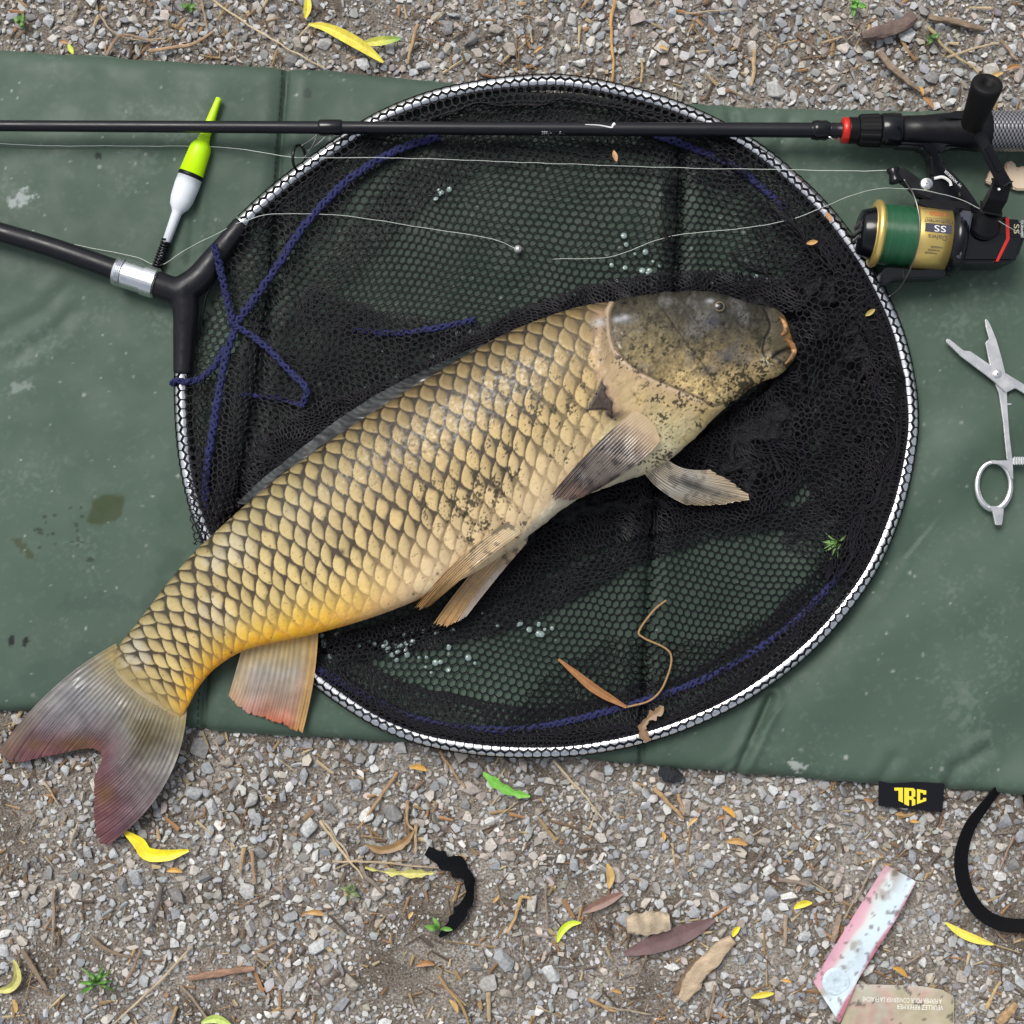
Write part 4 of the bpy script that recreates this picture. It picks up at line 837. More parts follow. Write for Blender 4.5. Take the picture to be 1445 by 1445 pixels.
spr = mb.build('spreader_block', M_SPREAD, NET); md = spr.modifiers.new('fuse', 'REMESH'); md.mode = 'VOXEL'; md.voxel_size = .0011; md.use_smooth_shade = True; m2 = spr.modifiers.new('sm', 'SMOOTH'); m2.factor = .5; m2.iterations = 14
mb = MB(); p = smooth_poly([(308, 385, .03), (292, 415, .028), (286, 440, .026), (278, 480, .022)], 20); tube(mb, PA(p[:, 0], p[:, 1], p[:, 2]), .0011, 8); mb.build('spring_wire', M_BLACK, NET)
mb = MB()
rs = np.random.default_rng(9)
M_WATER = pmat('water_film', (.20, .26, .25), rough=.05, spec=.6)
# water held as films and drops in the net cells
for (cx_, cy_, sx_, sy_, n_) in [(560, 905, 40, 14, 34), (470, 900, 14, 10, 8), (745, 880, 22, 14, 12), (1010, 402, 60, 8, 26), (1085, 425, 30, 12, 18), (790, 722, 40, 8, 16), (640, 500, 50, 10, 14), (1110, 560, 16, 30, 12), (560, 545, 40, 12, 10), (622, 268, 8, 6, 5), (600, 940, 50, 14, 8), (905, 370, 24, 14, 10), (690, 480, 30, 10, 6)]:
    for i in range(n_):
        x_, y_ = rs.normal(cx_, sx_), rs.normal(cy_, sy_); r_ = rs.uniform(2.0, 4.6)
        if inpoly(np.array([x_]), np.array([y_]), fishpoly)[0]: continue
        zz = float(nearz(np.array([x_]), np.array([y_]))[0]) + .004
        t_ = np.linspace(0, np.pi / 2, 5); V, F = [], []
        pr = [(-math.cos(q) * r_ * .35, max(math.sin(q) * r_, .02)) for q in t_]; lathe(mb, pr, P(x_, y_, zz), (rs.normal(0, .25), rs.normal(0, .25), -1), 10)
o = mb.build('water_drops', M_WATER, NET); o['kind'] = 'stuff'
# ---------------------------------------------------------------- fishing rod
ROD = thing('fishing_rod', P(700, 181, .03), 'long black carbon fishing rod with red ring and woven grip, laid over the net hoop', 'fishing rod')
M_BLANK = pmat('matt_black_blank', (.007, .007, .011), rough=.3, spec=.32, rvar=(.02, .26, .4), bump=(.0012, .05, .0002))
M_RED = pmat('red_anodised_ring', (.62, .03, .02), rough=.3, metal=.4)
M_GOLD = pmat('gold_plate', (.84, .62, .20), rough=.32, metal=.72)
def rodz(x): return .0385 + (x / 1445.0) * .0045
def rodp(x, dy=0): return P(x, 177.5 + 6.5 * x / 1200.0 + dy, rodz(x))
rd = rodp(1400) - rodp(0); rd /= np.linalg.norm(rd)
mb = MB(); xs_ = np.linspace(-140, 1200, 60); tube(mb, np.array([rodp(x) for x in xs_]), np.interp(xs_, [-140, 1200], [7.2, 10.4]) * S, 24); mb.build('blank', M_BLANK, ROD)
# guide with its whipping, feet and ring
mb = MB(); lathe(mb, [(0, 8.4), (1, 10.2), (4, 11), (30, 11), (33, 10), (34, 8.5)], rodp(449), rd, 24); g = mb.build('guide_whipping', M_BLACKGLOSS, ROD)
mb = MB(); gc_ = P(422, 223, .0335)
ax_ = np.array([.93, -.1, .35]); ax_ /= np.linalg.norm(ax_); u_ = np.cross(ax_, [0, 0, 1]); u_ /= np.linalg.norm(u_); v_ = np.cross(ax_, u_)
th = np.linspace(0, 2 * np.pi, 41); tube(mb, gc_ + 17.5 * S * (np.cos(th)[:, None] * u_ + np.sin(th)[:, None] * v_), 2.0 * S, 10, caps=False); mb.build('guide_ring', M_BLACKGLOSS, g)
mb = MB()
for (a_, b_) in [((425, 206), (452, 186)), ((430, 222), (448, 190)), ((433, 214), (462, 190))]:
    p = smooth_poly([list(P(*a_, .036)), list(P((a_[0] + b_[0]) / 2 + 2, (a_[1] + b_[1]) / 2, .0385)), list(P(*b_, .0395))], 12); tube(mb, p, 1.0 * S, 8)
mb.build('guide_frame', pmat('dark_guide_metal', (.16, .16, .17), rough=.3, metal=1), g)
# butt end: winding check, red ring, thread, reel seat, hoods, woven grip
mb = MB(); lathe(mb, [(0, 9), (2, 12.5), (9, 14), (14, 13), (20, 14), (24, 12), (27, 10)], rodp(1144), rd, 28); mb.build('winding_check', M_BLACKGLOSS, ROD)
mb = MB(); p = smooth_poly([list(P(1162, 196, .04)), list(P(1170, 193, .046)), list(P(1176, 197, .045)), list(P(1183, 195, .042))], 16); tube(mb, p, 1.1 * S, 8); mb.build('keeper_wire', M_STEEL, ROD)
mb = MB(); lathe(mb, [(0, 10), (0, 15), (1.5, 17.5), (8, 18), (10, 17), (10, 10)], rodp(1187), rd, 36); mb.build('red_ring', M_RED, ROD)
mb = MB(); lathe(mb, [(0, 14)] + [q for k in range(5) for q in ((1 + k * 2.8, 18.5), (2.2 + k * 2.8, 16.5))] + [(16, 17)], rodp(1197), rd, 36); mb.build('seat_thread', M_BLACK, ROD)
nutprof = [(0, 17), (1, 20), (30, 22), (32, 20)]
mb = MB(); V0 = mb.n; lathe(mb, [(0, 15), (0, 20), (3, 22), (14, 22.5), (27, 23), (29, 21.5), (30, 17)], rodp(1211), rd, 72)
V = mb.V[0]; k = (np.arange(len(V)) % 72) // 3 % 2; c_ = rodp(1211) + rd * ((V - rodp(1211)) @ rd)[:, None]; mb.V[0] = c_ + (V - c_) * np.where(k == 0, 1.0, .955)[:, None]
mb.build('lock_nut', M_RUBBER, ROD, smooth=False)
mb = MB(); lathe(mb, [(0, 16), (0, 22), (2, 23.5), (26, 24.5), (28, 23), (28, 18)], rodp(1241), rd, 40); mb.build('seat_hood', M_BLACKGLOSS, ROD)
mb = MB(); lathe(mb, [(0, 16), (2, 20), (30, 21), (60, 24), (95, 27), (122, 28), (124, 20)], rodp(1268), rd, 40); st = mb.build('reel_seat', M_BLACK, ROD)
prism('seat_cutout', [(1322, 165), (1350, 156), (1400, 158), (1396, 164), (1360, 168)], rodz(1350) + .0145, rodz(1350) + .0155, M_BLACKGLOSS, st, bevel=.0002)
def weave_mat():
    m = bpy.data.materials.new('woven_carbon_grip'); m.use_nodes = True; nt = m.node_tree; b = nt.nodes['Principled BSDF']; N = nt.nodes.new; L = nt.links.new
    at = N('ShaderNodeAttribute'); at.attribute_name = 'Col'; L(at.outputs['Color'], b.inputs['Base Color']); b.inputs['Roughness'].default_value = .3; b.inputs['Coat Weight'].default_value = .4; return m
ns_, nsg = 260, 110; gx_ = np.linspace(1388, 1560, ns_); th = np.linspace(0, 2 * np.pi, nsg, endpoint=False)
o0 = np.array([rodp(x) for x in gx_]); up = np.array([0, 0, 1.0]); bb = np.cross(rd, up)
wv = ((np.floor(np.arange(ns_) / 4)[:, None] + np.floor(np.arange(nsg) / 3)[None]) % 2); rr_ = (27.5 - .5 * wv) * S
V = o0[:, None] + rr_[..., None] * (np.cos(th)[None, :, None] * up + np.sin(th)[None, :, None] * bb)
cc = np.where(wv[..., None] > 0, [.015, .015, .018], [.19, .19, .21]); mb = MB(); mb.add(V.reshape(-1, 3), [gridF(ns_, nsg, True), np.arange(nsg)[None], (np.arange(nsg)[::-1] + (ns_ - 1) * nsg)[None]], cc.reshape(-1, 3)); mb.build('woven_grip', weave_mat(), ROD)
# print on the blank (reads upside down from here) and a white tick
V, F = text_mesh("JRT Premium Carbon Fiber 9'6\" M-Fast", 1.0); wx = V[:, 0].max() - V[:, 0].min(); k = 116 * S * .97 / wx; R_ = 9.25 * S
px_ = 822 - V[:, 0] * k / (S * .97); ang = .95 + (V[:, 1] - 0) * k * 1.5 / R_
b0 = np.array([rodp(x) for x in px_]); mb = MB(); mb.add(b0 + R_ * 1.012 * (np.cos(ang)[:, None] * up + np.sin(ang)[:, None] * np.array([0, -1.0, 0])), F); mb.build('lettering', M_WHITEPRINT, ROD, smooth=False)
mb = MB(); p = [list(rodp(825, -4) + [0, 0, 9.0 * S]), list(rodp(845, -3) + [0, 0, 9.4 * S]), list(rodp(862, 0) + [0, 0, 9.6 * S]), list(rodp(864, -3) + [0, 0, 9.6 * S]), list(rodp(867, -6) + [0, 0, 8.2 * S])]
tube(mb, smooth_poly(p, 26), np.interp(np.linspace(0, 1, 26), [0, .6, .8, 1], [.5, .9, 1.1, 2.4]) * S, 6, flat=.4); mb.build('white_tick', M_WHITEPRINT, ROD)
# ---------------------------------------------------------------- reel
REEL = thing('spinning_reel', P(1330, 330, .018), 'black and gold spinning reel with green line, clamped under the rod grip', 'fishing reel')
AX = np.array([1, -.10, 0]); AX /= np.linalg.norm(AX); RZ = .0455; RO = P(1210, 327, RZ)
def rl(name, prof, mat, parent=REEL, seg=56, C=None): mb = MB(); lathe(mb, prof, RO, AX, seg, C); return mb.build(name, mat, parent)
M_LINE = pmat('green_line', attr=True, rough=.32, coat=.3); M_GREY = pmat('grey_brown_plastic', (.075, .07, .062), rough=.4)
dkn = rl('drag_knob', [(0, 4), (.5, 24), (3, 30), (6, 31), (18, 35), (20, 35)], M_BLACKGLOSS)
mb = MB(); 
perp = np.cross(AX, [0, 0, 1.0])
fr = RO + np.array([0, 0, 0])
bmn = [];
for k_ in (-1, 0, 1):
    p = np.array([RO - AX * .0006 + perp * (k_ * 9 * S) + np.array([0, 0, z_]) for z_ in np.linspace(-20, 22, 6) * S]); tube(mb, p + AX * .0012, 3.0 * S, 10)
mb.build('grip_ridge', M_GREY, dkn)
spool = rl('spool', [(19, 36), (20, 43), (22, 45.5), (25, 46), (28, 45), (29, 42), (31, 40), (72, 39)], M_GOLD)
tt = np.linspace(29.5, 74, 180); prof = [(29.4, 35)] + [(t, 41.2 + .35 * math.sin(t * 4.1) + .5 * math.sin(t * .33) - .012 * (t - 30)) for t in tt] + [(74.5, 35)]
cl = np.array([(.012, .075, .032)] + [tuple(np.array((.016, .095, .042)) * (.55 + .9 * random.random())) for t in tt] + [(.012, .07, .03)]); rl('line_winding', prof, M_LINE, spool, 48, cl)
rl('rotor', [(74, 30), (75, 41), (77, 43), (122, 43), (123, 47), (134, 48), (140, 44), (142, 30)], M_BLACKGLOSS)
lab = rl('gold_label', [(74, 43.0), (76, 43.6), (120, 43.6), (120, 43.0)], M_GOLD)
def ltext(s, t0, ang0, size, mat, flip=True, squash=1.0):
    """lettering bent round the skirt; runs along the axis, upside down from the camera"""
    V, F = text_mesh(s, size * S); t = t0 - V[:, 0] / S * squash; a = ang0 + V[:, 1] / (43.6 * S)
    n = np.array([0, 0, 1.0]); b = np.array([AX[1], -AX[0], 0]); V2 = RO + AX * (t * S)[:, None] + 44.1 * S * (np.cos(a)[:, None] * n + np.sin(a)[:, None] * b)
    mb = MB(); mb.add(V2, F); return mb.build('lettering', mat, lab, smooth=False)
M_PRED = pmat('red_print', (.6, .1, .03), rough=.5); M_PDARK = pmat('dark_print', (.03, .03, .05), rough=.5); M_PGREY = pmat('grey_print', (.10, .08, .05), rough=.5)
def lband(t0, t1, a0, a1, mat, name, r=43.85):
    th = np.linspace(a0, a1, 10); ts = np.array([t0, t1]); n = np.array([0, 0, 1.0]); b = np.array([AX[1], -AX[0], 0])
    V = RO + AX * (ts * S)[:, None, None] + r * S * (np.cos(th)[None, :, None] * n + np.sin(th)[None, :, None] * b); mb = MB(); mb.add(V.reshape(-1, 3), gridF(2, 10)); return mb.build(name, mat, lab)
ltext('1300', 99, -.70, 10.5, M_PRED, squash=1.15); lband(82, 116, -.50, -.49, M_PDARK, 'rule'); ltext('TOURNAMENT', 99, -.40, 7, M_PDARK, squash=.82); lband(81, 117, -.30, -.02, M_PDARK, 'badge_field'); ltext('SS', 101, -.16, 12.5, M_WHITEPRINT, squash=1.5); ltext('Daiwa', 99, .12, 9.5, M_PGREY, squash=1.1)
for i_, w_ in enumerate((.42, .52, .62)): ltext('WHISKER', 100 - i_ * 3, w_, 4.0, M_PDARK)
lband(79.2, 117.8, -.93, -.90, M_PDARK, 'rule')
# rotor arms, bail, roller
prism('rotor_arm', [(1300, 279), (1368, 285), (1371, 298), (1352, 301), (1305, 293), (1297, 288)], .040, .060, M_BLACK, REEL, bevel=.001)
prism('rotor_arm', [(1250, 377), (1300, 381), (1345, 376), (1330, 392), (1262, 394), (1246, 404), (1243, 385)], .030, .052, M_BLACKGLOSS, REEL, bevel=.001)
prism('rear_rim', [(1356, 296), (1374, 298), (1368, 330), (1359, 362), (1350, 366), (1358, 330)], .050, .071, pmat('blue_grey_plastic', (.05, .055, .075), rough=.3), REEL, bevel=.0016)
mb = MB(); p = smooth_poly([list(P(1276, 254, .062)), list(P(1290, 277, .075)), list(P(1298, 312, .0785)), list(P(1295, 345, .0755)), list(P(1285, 378, .062)), list(P(1270, 405, .046)), list(P(1255, 418, .036))], 60); tube(mb, p, 1.15 * S, 10); mb.build('bail_wire', pmat('dark_steel_wire', (.22, .22, .22), rough=.3, metal=1), REEL)
mb = MB(); lathe(mb, [(0, 3), (0, 7), (2, 9), (9, 6.5), (16, 8.5), (20, 9), (22, 6), (22, 2)], P(1259, 237, .060), (.25, -1, 0), 28); mb.build('line_roller', M_BLACKGLOSS, REEL)
prism('bail_arm', [(1266, 236), (1280, 238), (1304, 256), (1318, 258), (1322, 272), (1312, 282), (1296, 276), (1276, 256), (1264, 254)], .050, .062, M_BLACK, REEL, bevel=.0012)
mb = MB(); lathe(mb, [(0, 1), (0, 7), (1.2, 8.5), (3, 8.5)], P(1308, 259, .0635), (0, 0, -1), 24); mb.build('pivot_screw', M_STEEL, REEL)
# foot and stem
prism('stem', [(1262, 196), (1300, 198), (1392, 197), (1388, 206), (1338, 208), (1327, 216), (1333, 230), (1364, 262), (1386, 294), (1360, 306), (1312, 296), (1306, 268), (1314, 246), (1311, 220), (1300, 208), (1264, 206)], .034, .050, M_BLACKGLOSS, REEL, bevel=.0022)
mb = MB()
V, F = text_mesh('W WHISKER', 5.6 * S); ca, sa = math.cos(2.37), math.sin(2.37)
b0 = P(1345, 252, .0505); mb.add(np.stack([b0[0] + V[:, 0] * ca - V[:, 1] * sa, b0[1] + V[:, 0] * sa + V[:, 1] * ca, np.full(len(V), .0505)], -1), F); mb.build('lettering', M_WHITEPRINT, REEL, smooth=False)
V, F = text_mesh('5', 7 * S); b0 = P(1354, 274, .0506); mb = MB(); mb.add(np.stack([b0[0] - V[:, 0], b0[1] - V[:, 1], np.full(len(V), .0506)], -1), F); mb.build('lettering', M_PGREY, REEL, smooth=False)
mb = MB(); p = smooth_poly([list(P(1318, 252, .0515)), list(P(1330, 250, .0525)), list(P(1340, 256, .052)), list(P(1342, 262, .0515))], 16); tube(mb, p, 2.2 * S, 8, flat=.5); mb.build('reverse_lever', pmat('white_plastic', (.7, .7, .68), rough=.4), REEL)
# body, rear drag, stripe
bod = prism('gear_body', [(1350, 300), (1384, 290), (1405, 296), (1420, 308), (1444, 309), (1449, 330), (1438, 362), (1432, 371), (1352, 371)], .020, .062, M_BLACKGLOSS, REEL, bevel=.004)
prism('red_stripe', [(1419, 307), (1424, 307), (1425, 337), (1409, 369), (1405, 369), (1420, 337)], .060, .0626, M_RED, bod, bevel=.0002)
V, F = text_mesh('SS', 19 * S); b0 = P(1434, 323, .0624); mb = MB(); mb.add(np.stack([b0[0] + V[:, 1] * .55, b0[1] - V[:, 0] * .8, np.full(len(V), .0624)], -1), F); mb.build('lettering', pmat('pale_gold_print', (.55, .48, .3), rough=.4), bod, smooth=False)
V, F = text_mesh('TOURNAMENT', 5 * S); b0 = P(1442, 323, .0625); mb = MB(); mb.add(np.stack([b0[0] + V[:, 1], b0[1] - V[:, 0] * .7, np.full(len(V), .0625)], -1), F); mb.build('lettering', M_WHITEPRINT, bod, smooth=False)
# crank
mb = MB(); lathe(mb, [(0, 20), (4, 21), (10, 20), (12, 16), (34, 15), (36, 12)], P(1388, 322, .060), P(1404, 288, .086) - P(1388, 322, .060), 32); ck = mb.build('crank_boss', M_BLACK, REEL)
def bar(pts, w, h, name, mat, parent):
    """rectangular bar along world points"""
    p = np.array(pts, float); T_, N_, B_ = frames(p); mb = MB(); cs = [(-1, -1), (1, -1), (1, 1), (-1, 1)]; w = np.broadcast_to(w, len(p)); h = np.broadcast_to(h, len(p))
    V = np.stack([p + B_ * (a * w / 2)[:, None] * S + N_ * (b * h / 2)[:, None] * S for a, b in cs], 1); F = [gridF(len(p), 4, True), np.arange(4)[None], (np.arange(4)[::-1] + (len(p) - 1) * 4)[None]]
    mb.add(V.reshape(-1, 3), F); o = mb.build(name, mat, parent, smooth=False); bv = o.modifiers.new('b', 'BEVEL'); bv.width = .0012; bv.segments = 2; bv.limit_method = 'ANGLE'; return o
arm = bar([P(1398, 294, .080), P(1408, 276, .094), P(1414, 258, .102)], [25, 25, 23], [16, 18, 14], 'crank_knuckle', M_BLACK, REEL)
bar([P(1418, 262, .103), P(1409, 243, .106), P(1392, 210, .110), P(1374, 172, .112)], [20, 17, 15, 13], [6, 6, 6, 6], 'crank_arm', M_BLACK, REEL)
bar([P(1410, 240, .1085), P(1393, 208, .1125)], [7, 7], [1.5, 1.5], 'arm_recess', M_BLACKGLOSS, arm)
mb = MB(); lathe(mb, [(0, 2), (0, 1.6), (1, 2)], P(1409, 267, .1075), (0, 0, 1), 10); mb.build('crank_pin', M_STEEL, arm)
k0, k1 = P(1371, 178, .110), P(1394, 117, .146); kl = np.linalg.norm(k1 - k0) / S
mb = MB(); lathe(mb, [(-2, 5), (0, 13), (4, 15), (kl * .5, 17.5), (kl - 6, 20), (kl - 1.5, 19.5), (kl, 17), (kl + .2, 8), (kl - 6, 7), (kl - 6, .5)], k0, k1 - k0, 36); mb.build('crank_knob', M_RUBBER, REEL)
# cream plastic clip half under the crank
M_CREAM = pmat('cream_plastic', (.66, .52, .38), rough=.45)
CLIP = prism('plastic_clip', [(1396, 242), (1400, 238), (1402, 246), (1406, 252), (1414, 250), (1420, 240), (1418, 232), (1424, 226), (1432, 228), (1436, 238), (1440, 234), (1452, 234), (1470, 240), (1470, 262), (1450, 268), (1434, 268), (1424, 262), (1408, 264), (1398, 260), (1390, 256), (1394, 252)], .016, .022, M_CREAM, None, bevel=.0012)
tag(CLIP, 'cream coloured plastic clip on the mat beneath the reel crank', 'clip')
# ---------------------------------------------------------------- fishing line
M_MONO = pmat('monofilament', (.50, .54, .50), rough=.25, spec=.6)
def mono(pts, label, r=.00026):
    p = smooth_poly(pts, 160); jit = (fbm(p[:, 0], p[:, 1], 26, 5, 2) - .5) * 2.0; mb = MB(); tube(mb, PA(p[:, 0], p[:, 1] + jit, p[:, 2]), r, 6); return tag(mb.build('fishing_line', M_MONO), label, 'line')
mono([(-60, 200, .0225), (60, 205, .021), (200, 206, .021), (300, 207, .023), (370, 215, .029), (421, 222, .0335), (560, 223, .034), (760, 230, .034), (960, 237, .036), (1150, 240, .044), (1262, 241, .0615)], 'thin pale line running straight from the rod guide to the reel roller')
mono([(-60, 325, .019), (30, 332, .019), (120, 348, .019), (190, 362, .0195), (225, 374, .022), (262, 352, .021), (310, 328, .030), (345, 312, .034), (390, 302, .034), (480, 304, .028), (600, 322, .026), (690, 336, .026), (731, 352, .025)], 'thin slack line leading from the float end into the net')
mono([(780, 366, .025), (860, 362, .024), (925, 340, .024), (960, 331, .024), (1040, 323, .026), (1110, 311, .030), (1163, 292, .034), (1200, 276, .031), (1245, 266, .05), (1300, 268, .0735), (1350, 280, .0735), (1380, 293, .075), (1420, 318, .078), (1470, 348, .05)], 'thin loose line crossing the hoop and draped over the reel')
mb = MB(); th = np.linspace(0, np.pi, 9); lathe(mb, [(-math.cos(t) * 6, max(.01, math.sin(t) * 6)) for t in th], P(731, 352, .0235), (.3, .2, 1), 16); tag(mb.build('lead_shot', pmat('dull_lead', (.5, .5, .5), rough=.4, metal=.6)), 'small grey split shot pinched on the line in the net', 'split shot')
# ---------------------------------------------------------------- float
FLT = thing('fishing_float', P(265, 250, .017), 'fishing float with fluorescent yellow top, black band and white body on the mat', 'fishing float')
M_FLUO = pmat('fluorescent_yellow', (.50, .86, .0), rough=.4); bs = M_FLUO.node_tree.nodes['Principled BSDF']; bs.inputs['Emission Color'].default_value = (.5, 1, .0, 1); bs.inputs['Emission Strength'].default_value = 0.0
M_WHITE = pmat('white_paint', (.72, .76, .8), rough=.38)
f0, f1 = P(309, 138, .0235), P(222, 376, .0205); fd = f1 - f0; fl = np.linalg.norm(fd) / S
mb = MB(); lathe(mb, [(0, 2.8), (1, 4), (6, 4.2), (40, 6.6), (56, 7.4), (62, 8)], f0, fd, 24); mb.build('antenna', M_FLUO, FLT)
mb = MB(); lathe(mb, [(56, 7.5), (64, 9), (70, 13.5), (75, 15), (112, 17)], f0, fd, 32); mb.build('yellow_top', M_FLUO, FLT)
mb = MB(); lathe(mb, [(111, 16.6), (112, 17.3), (117, 17.3), (118, 16.6)], f0, fd, 32); mb.build('band', M_BLACK, FLT)
mb = MB(); lathe(mb, [(117, 17), (130, 17.2), (150, 16), (160, 13.5), (166, 9), (170, 7), (212, 5.8), (213, 4)], f0, fd, 32); mb.build('white_body', M_WHITE, FLT)
mb = MB(); lathe(mb, [(210, 3.4), (254, 3)], f0, fd, 12); mb.build('stem', M_STEEL, FLT)
s = np.linspace(0, 1, 240); fn = fd / np.linalg.norm(fd); n = np.array([0, 0, 1.0]); n -= fn * fn.dot(n); n /= np.linalg.norm(n); b = np.cross(fn, n); a_ = s * 2 * np.pi * 10
p = f0 + fn * ((210 + s * 42) * S)[:, None] + 6.0 * S * (np.cos(a_)[:, None] * n + np.sin(a_)[:, None] * b); mb = MB(); tube(mb, p, 1.7 * S, 7); mb.build('spring', M_BLACKGLOSS, FLT)
# ---------------------------------------------------------------- forceps
FCP = thing('forceps', P(1420, 600, 0.0205), 'open steel fishing forceps with finger loops, lying on the green mat', 'forceps')
def q7(l): return [(x / 3.614 + 1080, y / 3.614 + 400) for x, y in l]
jb = q7([(1120, 180), (1133, 182), (1150, 215), (1178, 282), (1206, 380), (1228, 470), (1232, 545), (1236, 640), (1246, 780), (1262, 905), (1232, 900), (1212, 700), (1192, 560), (1168, 500), (1142, 400), (1122, 300), (1142, 284), (1124, 220)])
prism('jaw_arm', jb, 0.0207, 0.0240, M_STEEL, FCP, bevel=.0006)
ja = q7([(922, 284), (936, 280), (1012, 342), (1046, 345), (1138, 408), (1228, 458), (1330, 520), (1480, 640), (1640, 800), (1625, 830), (1450, 660), (1320, 560), (1275, 532), (1230, 556), (1180, 510), (1130, 470), (1000, 372), (924, 298)])
prism('jaw_arm', ja, 0.0241, 0.0273, M_STEEL, FCP, bevel=.0006)
mb = MB(); th = np.linspace(0, 2 * np.pi, 61); e = np.array([q7([(1165 + 86 * math.cos(t), 1030 + 120 * math.sin(t) * (1 if math.sin(t) < 0 else 1.0))])[0] for t in th]); e[:, 0] += 0
pp = PA(e[:, 0], e[:, 1], .0195); tube(mb, pp, (4.0 + .8 * np.sin(th)) * S, 14, caps=False, flat=.85); mb.build('finger_loop', M_STEEL, FCP)
prism('loop_shoulder', q7([(1150, 905), (1262, 900), (1266, 1000), (1252, 985), (1238, 945), (1200, 922), (1150, 918)]), 0.0210, 0.0247, M_STEEL, FCP, bevel=.0006)
prism('loop_foot', q7([(1140, 1138), (1195, 1140), (1218, 1150), (1208, 1232), (1174, 1232), (1160, 1165)]), 0.0210, 0.0247, M_STEEL, FCP, bevel=.0006)
mb = MB(); e = np.array([q7([(1730 + 84 * math.cos(t), 900 + 112 * math.sin(t))])[0] for t in th]); tube(mb, PA(e[:, 0], e[:, 1], 0.0250), 4.4 * S, 14, caps=False, flat=.85); mb.build('finger_loop', M_STEEL, FCP)
rt = prism('ratchet', q7([(1262, 888), (1360, 884), (1360, 918), (1262, 922)]), 0.0215, 0.0243, M_STEEL, FCP, bevel=.0004)
for i_ in range(7): prism('tooth', q7([(1268 + i_ * 13, 884), (1276 + i_ * 13, 882), (1276 + i_ * 13, 924), (1268 + i_ * 13, 925)]), 0.0240, 0.0248, M_STEEL, rt, bevel=.0002)
mb = MB(); lathe(mb, [(0, 1), (0, 5), (.8, 6), (2, 6)], P(*q7([(1185, 462)])[0], 0.0283), (0, 0, -1), 20); mb.build('pivot', M_STEEL, FCP)
prism('stop_pin', q7([(1228, 612), (1252, 612), (1252, 620), (1228, 622)]), 0.0215, .0195, M_STEEL, FCP, bevel=.0002)
# ---------------------------------------------------------------- strap, packaging, leaves, twigs, plants
def ribbon(pts, w, tilt, mat, name, th=.0006, n=120, lift=0.0, wave=0.0, cols=None):
    """strip along px points (x, y, z); tilt 0 = lying flat, 1 = standing on edge; w in px"""
    p = smooth_poly(pts, n); c = PA(p[:, 0], p[:, 1], p[:, 2]); T_ = np.gradient(c, axis=0); T_ /= np.linalg.norm(T_, axis=1)[:, None]
    side = np.cross(T_, [0, 0, 1.0]); side /= np.linalg.norm(side, axis=1)[:, None]; up = np.cross(side, T_)
    tl = np.interp(np.linspace(0, 1, n), np.linspace(0, 1, len(tilt)), tilt)[:, None] * np.pi / 2; d = np.cos(tl) * side + np.sin(tl) * up; nn = np.cross(T_, d)
    ww = np.interp(np.linspace(0, 1, n), np.linspace(0, 1, len(w)), w)[:, None] * S / 2
    rg = lambda k: 1 + wave * (vnoise(np.linspace(0, 22, n), np.zeros(n), k) - .5)[:, None] * 2
    wa, wb = ww * rg(3), ww * rg(7)
    V = np.stack([c - d * wa - nn * th / 2, c + d * wb - nn * th / 2, c + d * wb + nn * th / 2, c - d * wa + nn * th / 2], 1)
    mb = MB(); mb.add(V.reshape(-1, 3), [gridF(n, 4, True), np.arange(4)[None], (np.arange(4)[::-1] + (n - 1) * 4)[None]]); o = mb.build(name, mat, None); 
    for q in o.data.polygons: q.use_smooth = False
    return o
M_WEB = pmat('black_webbing', (.005, .005, .006), rough=.75, spec=.12, bump=(.0008, .6, .0004))
o = ribbon([(1430, 1085, .0035), (1414, 1106, .0055), (1392, 1134, .012), (1367, 1170, .016), (1356, 1215, .017), (1366, 1262, .017), (1392, 1294, .016), (1430, 1306, .014), (1475, 1296, .013), (1490, 1240, .015), (1470, 1180, .016), (1452, 1140, .013), (1448, 1116, .0055), (1446, 1090, .0035)], [15, 22, 21, 15, 12], [.5, .3, .2, .4, .7, .8, .6], M_WEB, 'carry_strap', .0012)
tag(o, 'black webbing strap looping out from under the mat edge onto gravel', 'strap')
o = ribbon([(602, 1200, .009), (622, 1212, .0105), (645, 1224, .010), (660, 1240, .0095), (664, 1258, .009), (652, 1284, .0085), (636, 1306, .008), (620, 1322, .0075)], [14, 22, 24, 16, 14, 17, 15, 5], [.1, -.2, .3, .5, .2, .1, .1], pmat('black_cloth_scrap', (.005, .0055, .007), rough=.85, spec=.12, bump=(.0015, .8, .0012)), 'cloth_scrap', .001, n=60, wave=.45)
tag(o, 'torn scrap of black cloth lying curled on the gravel', 'cloth scrap')
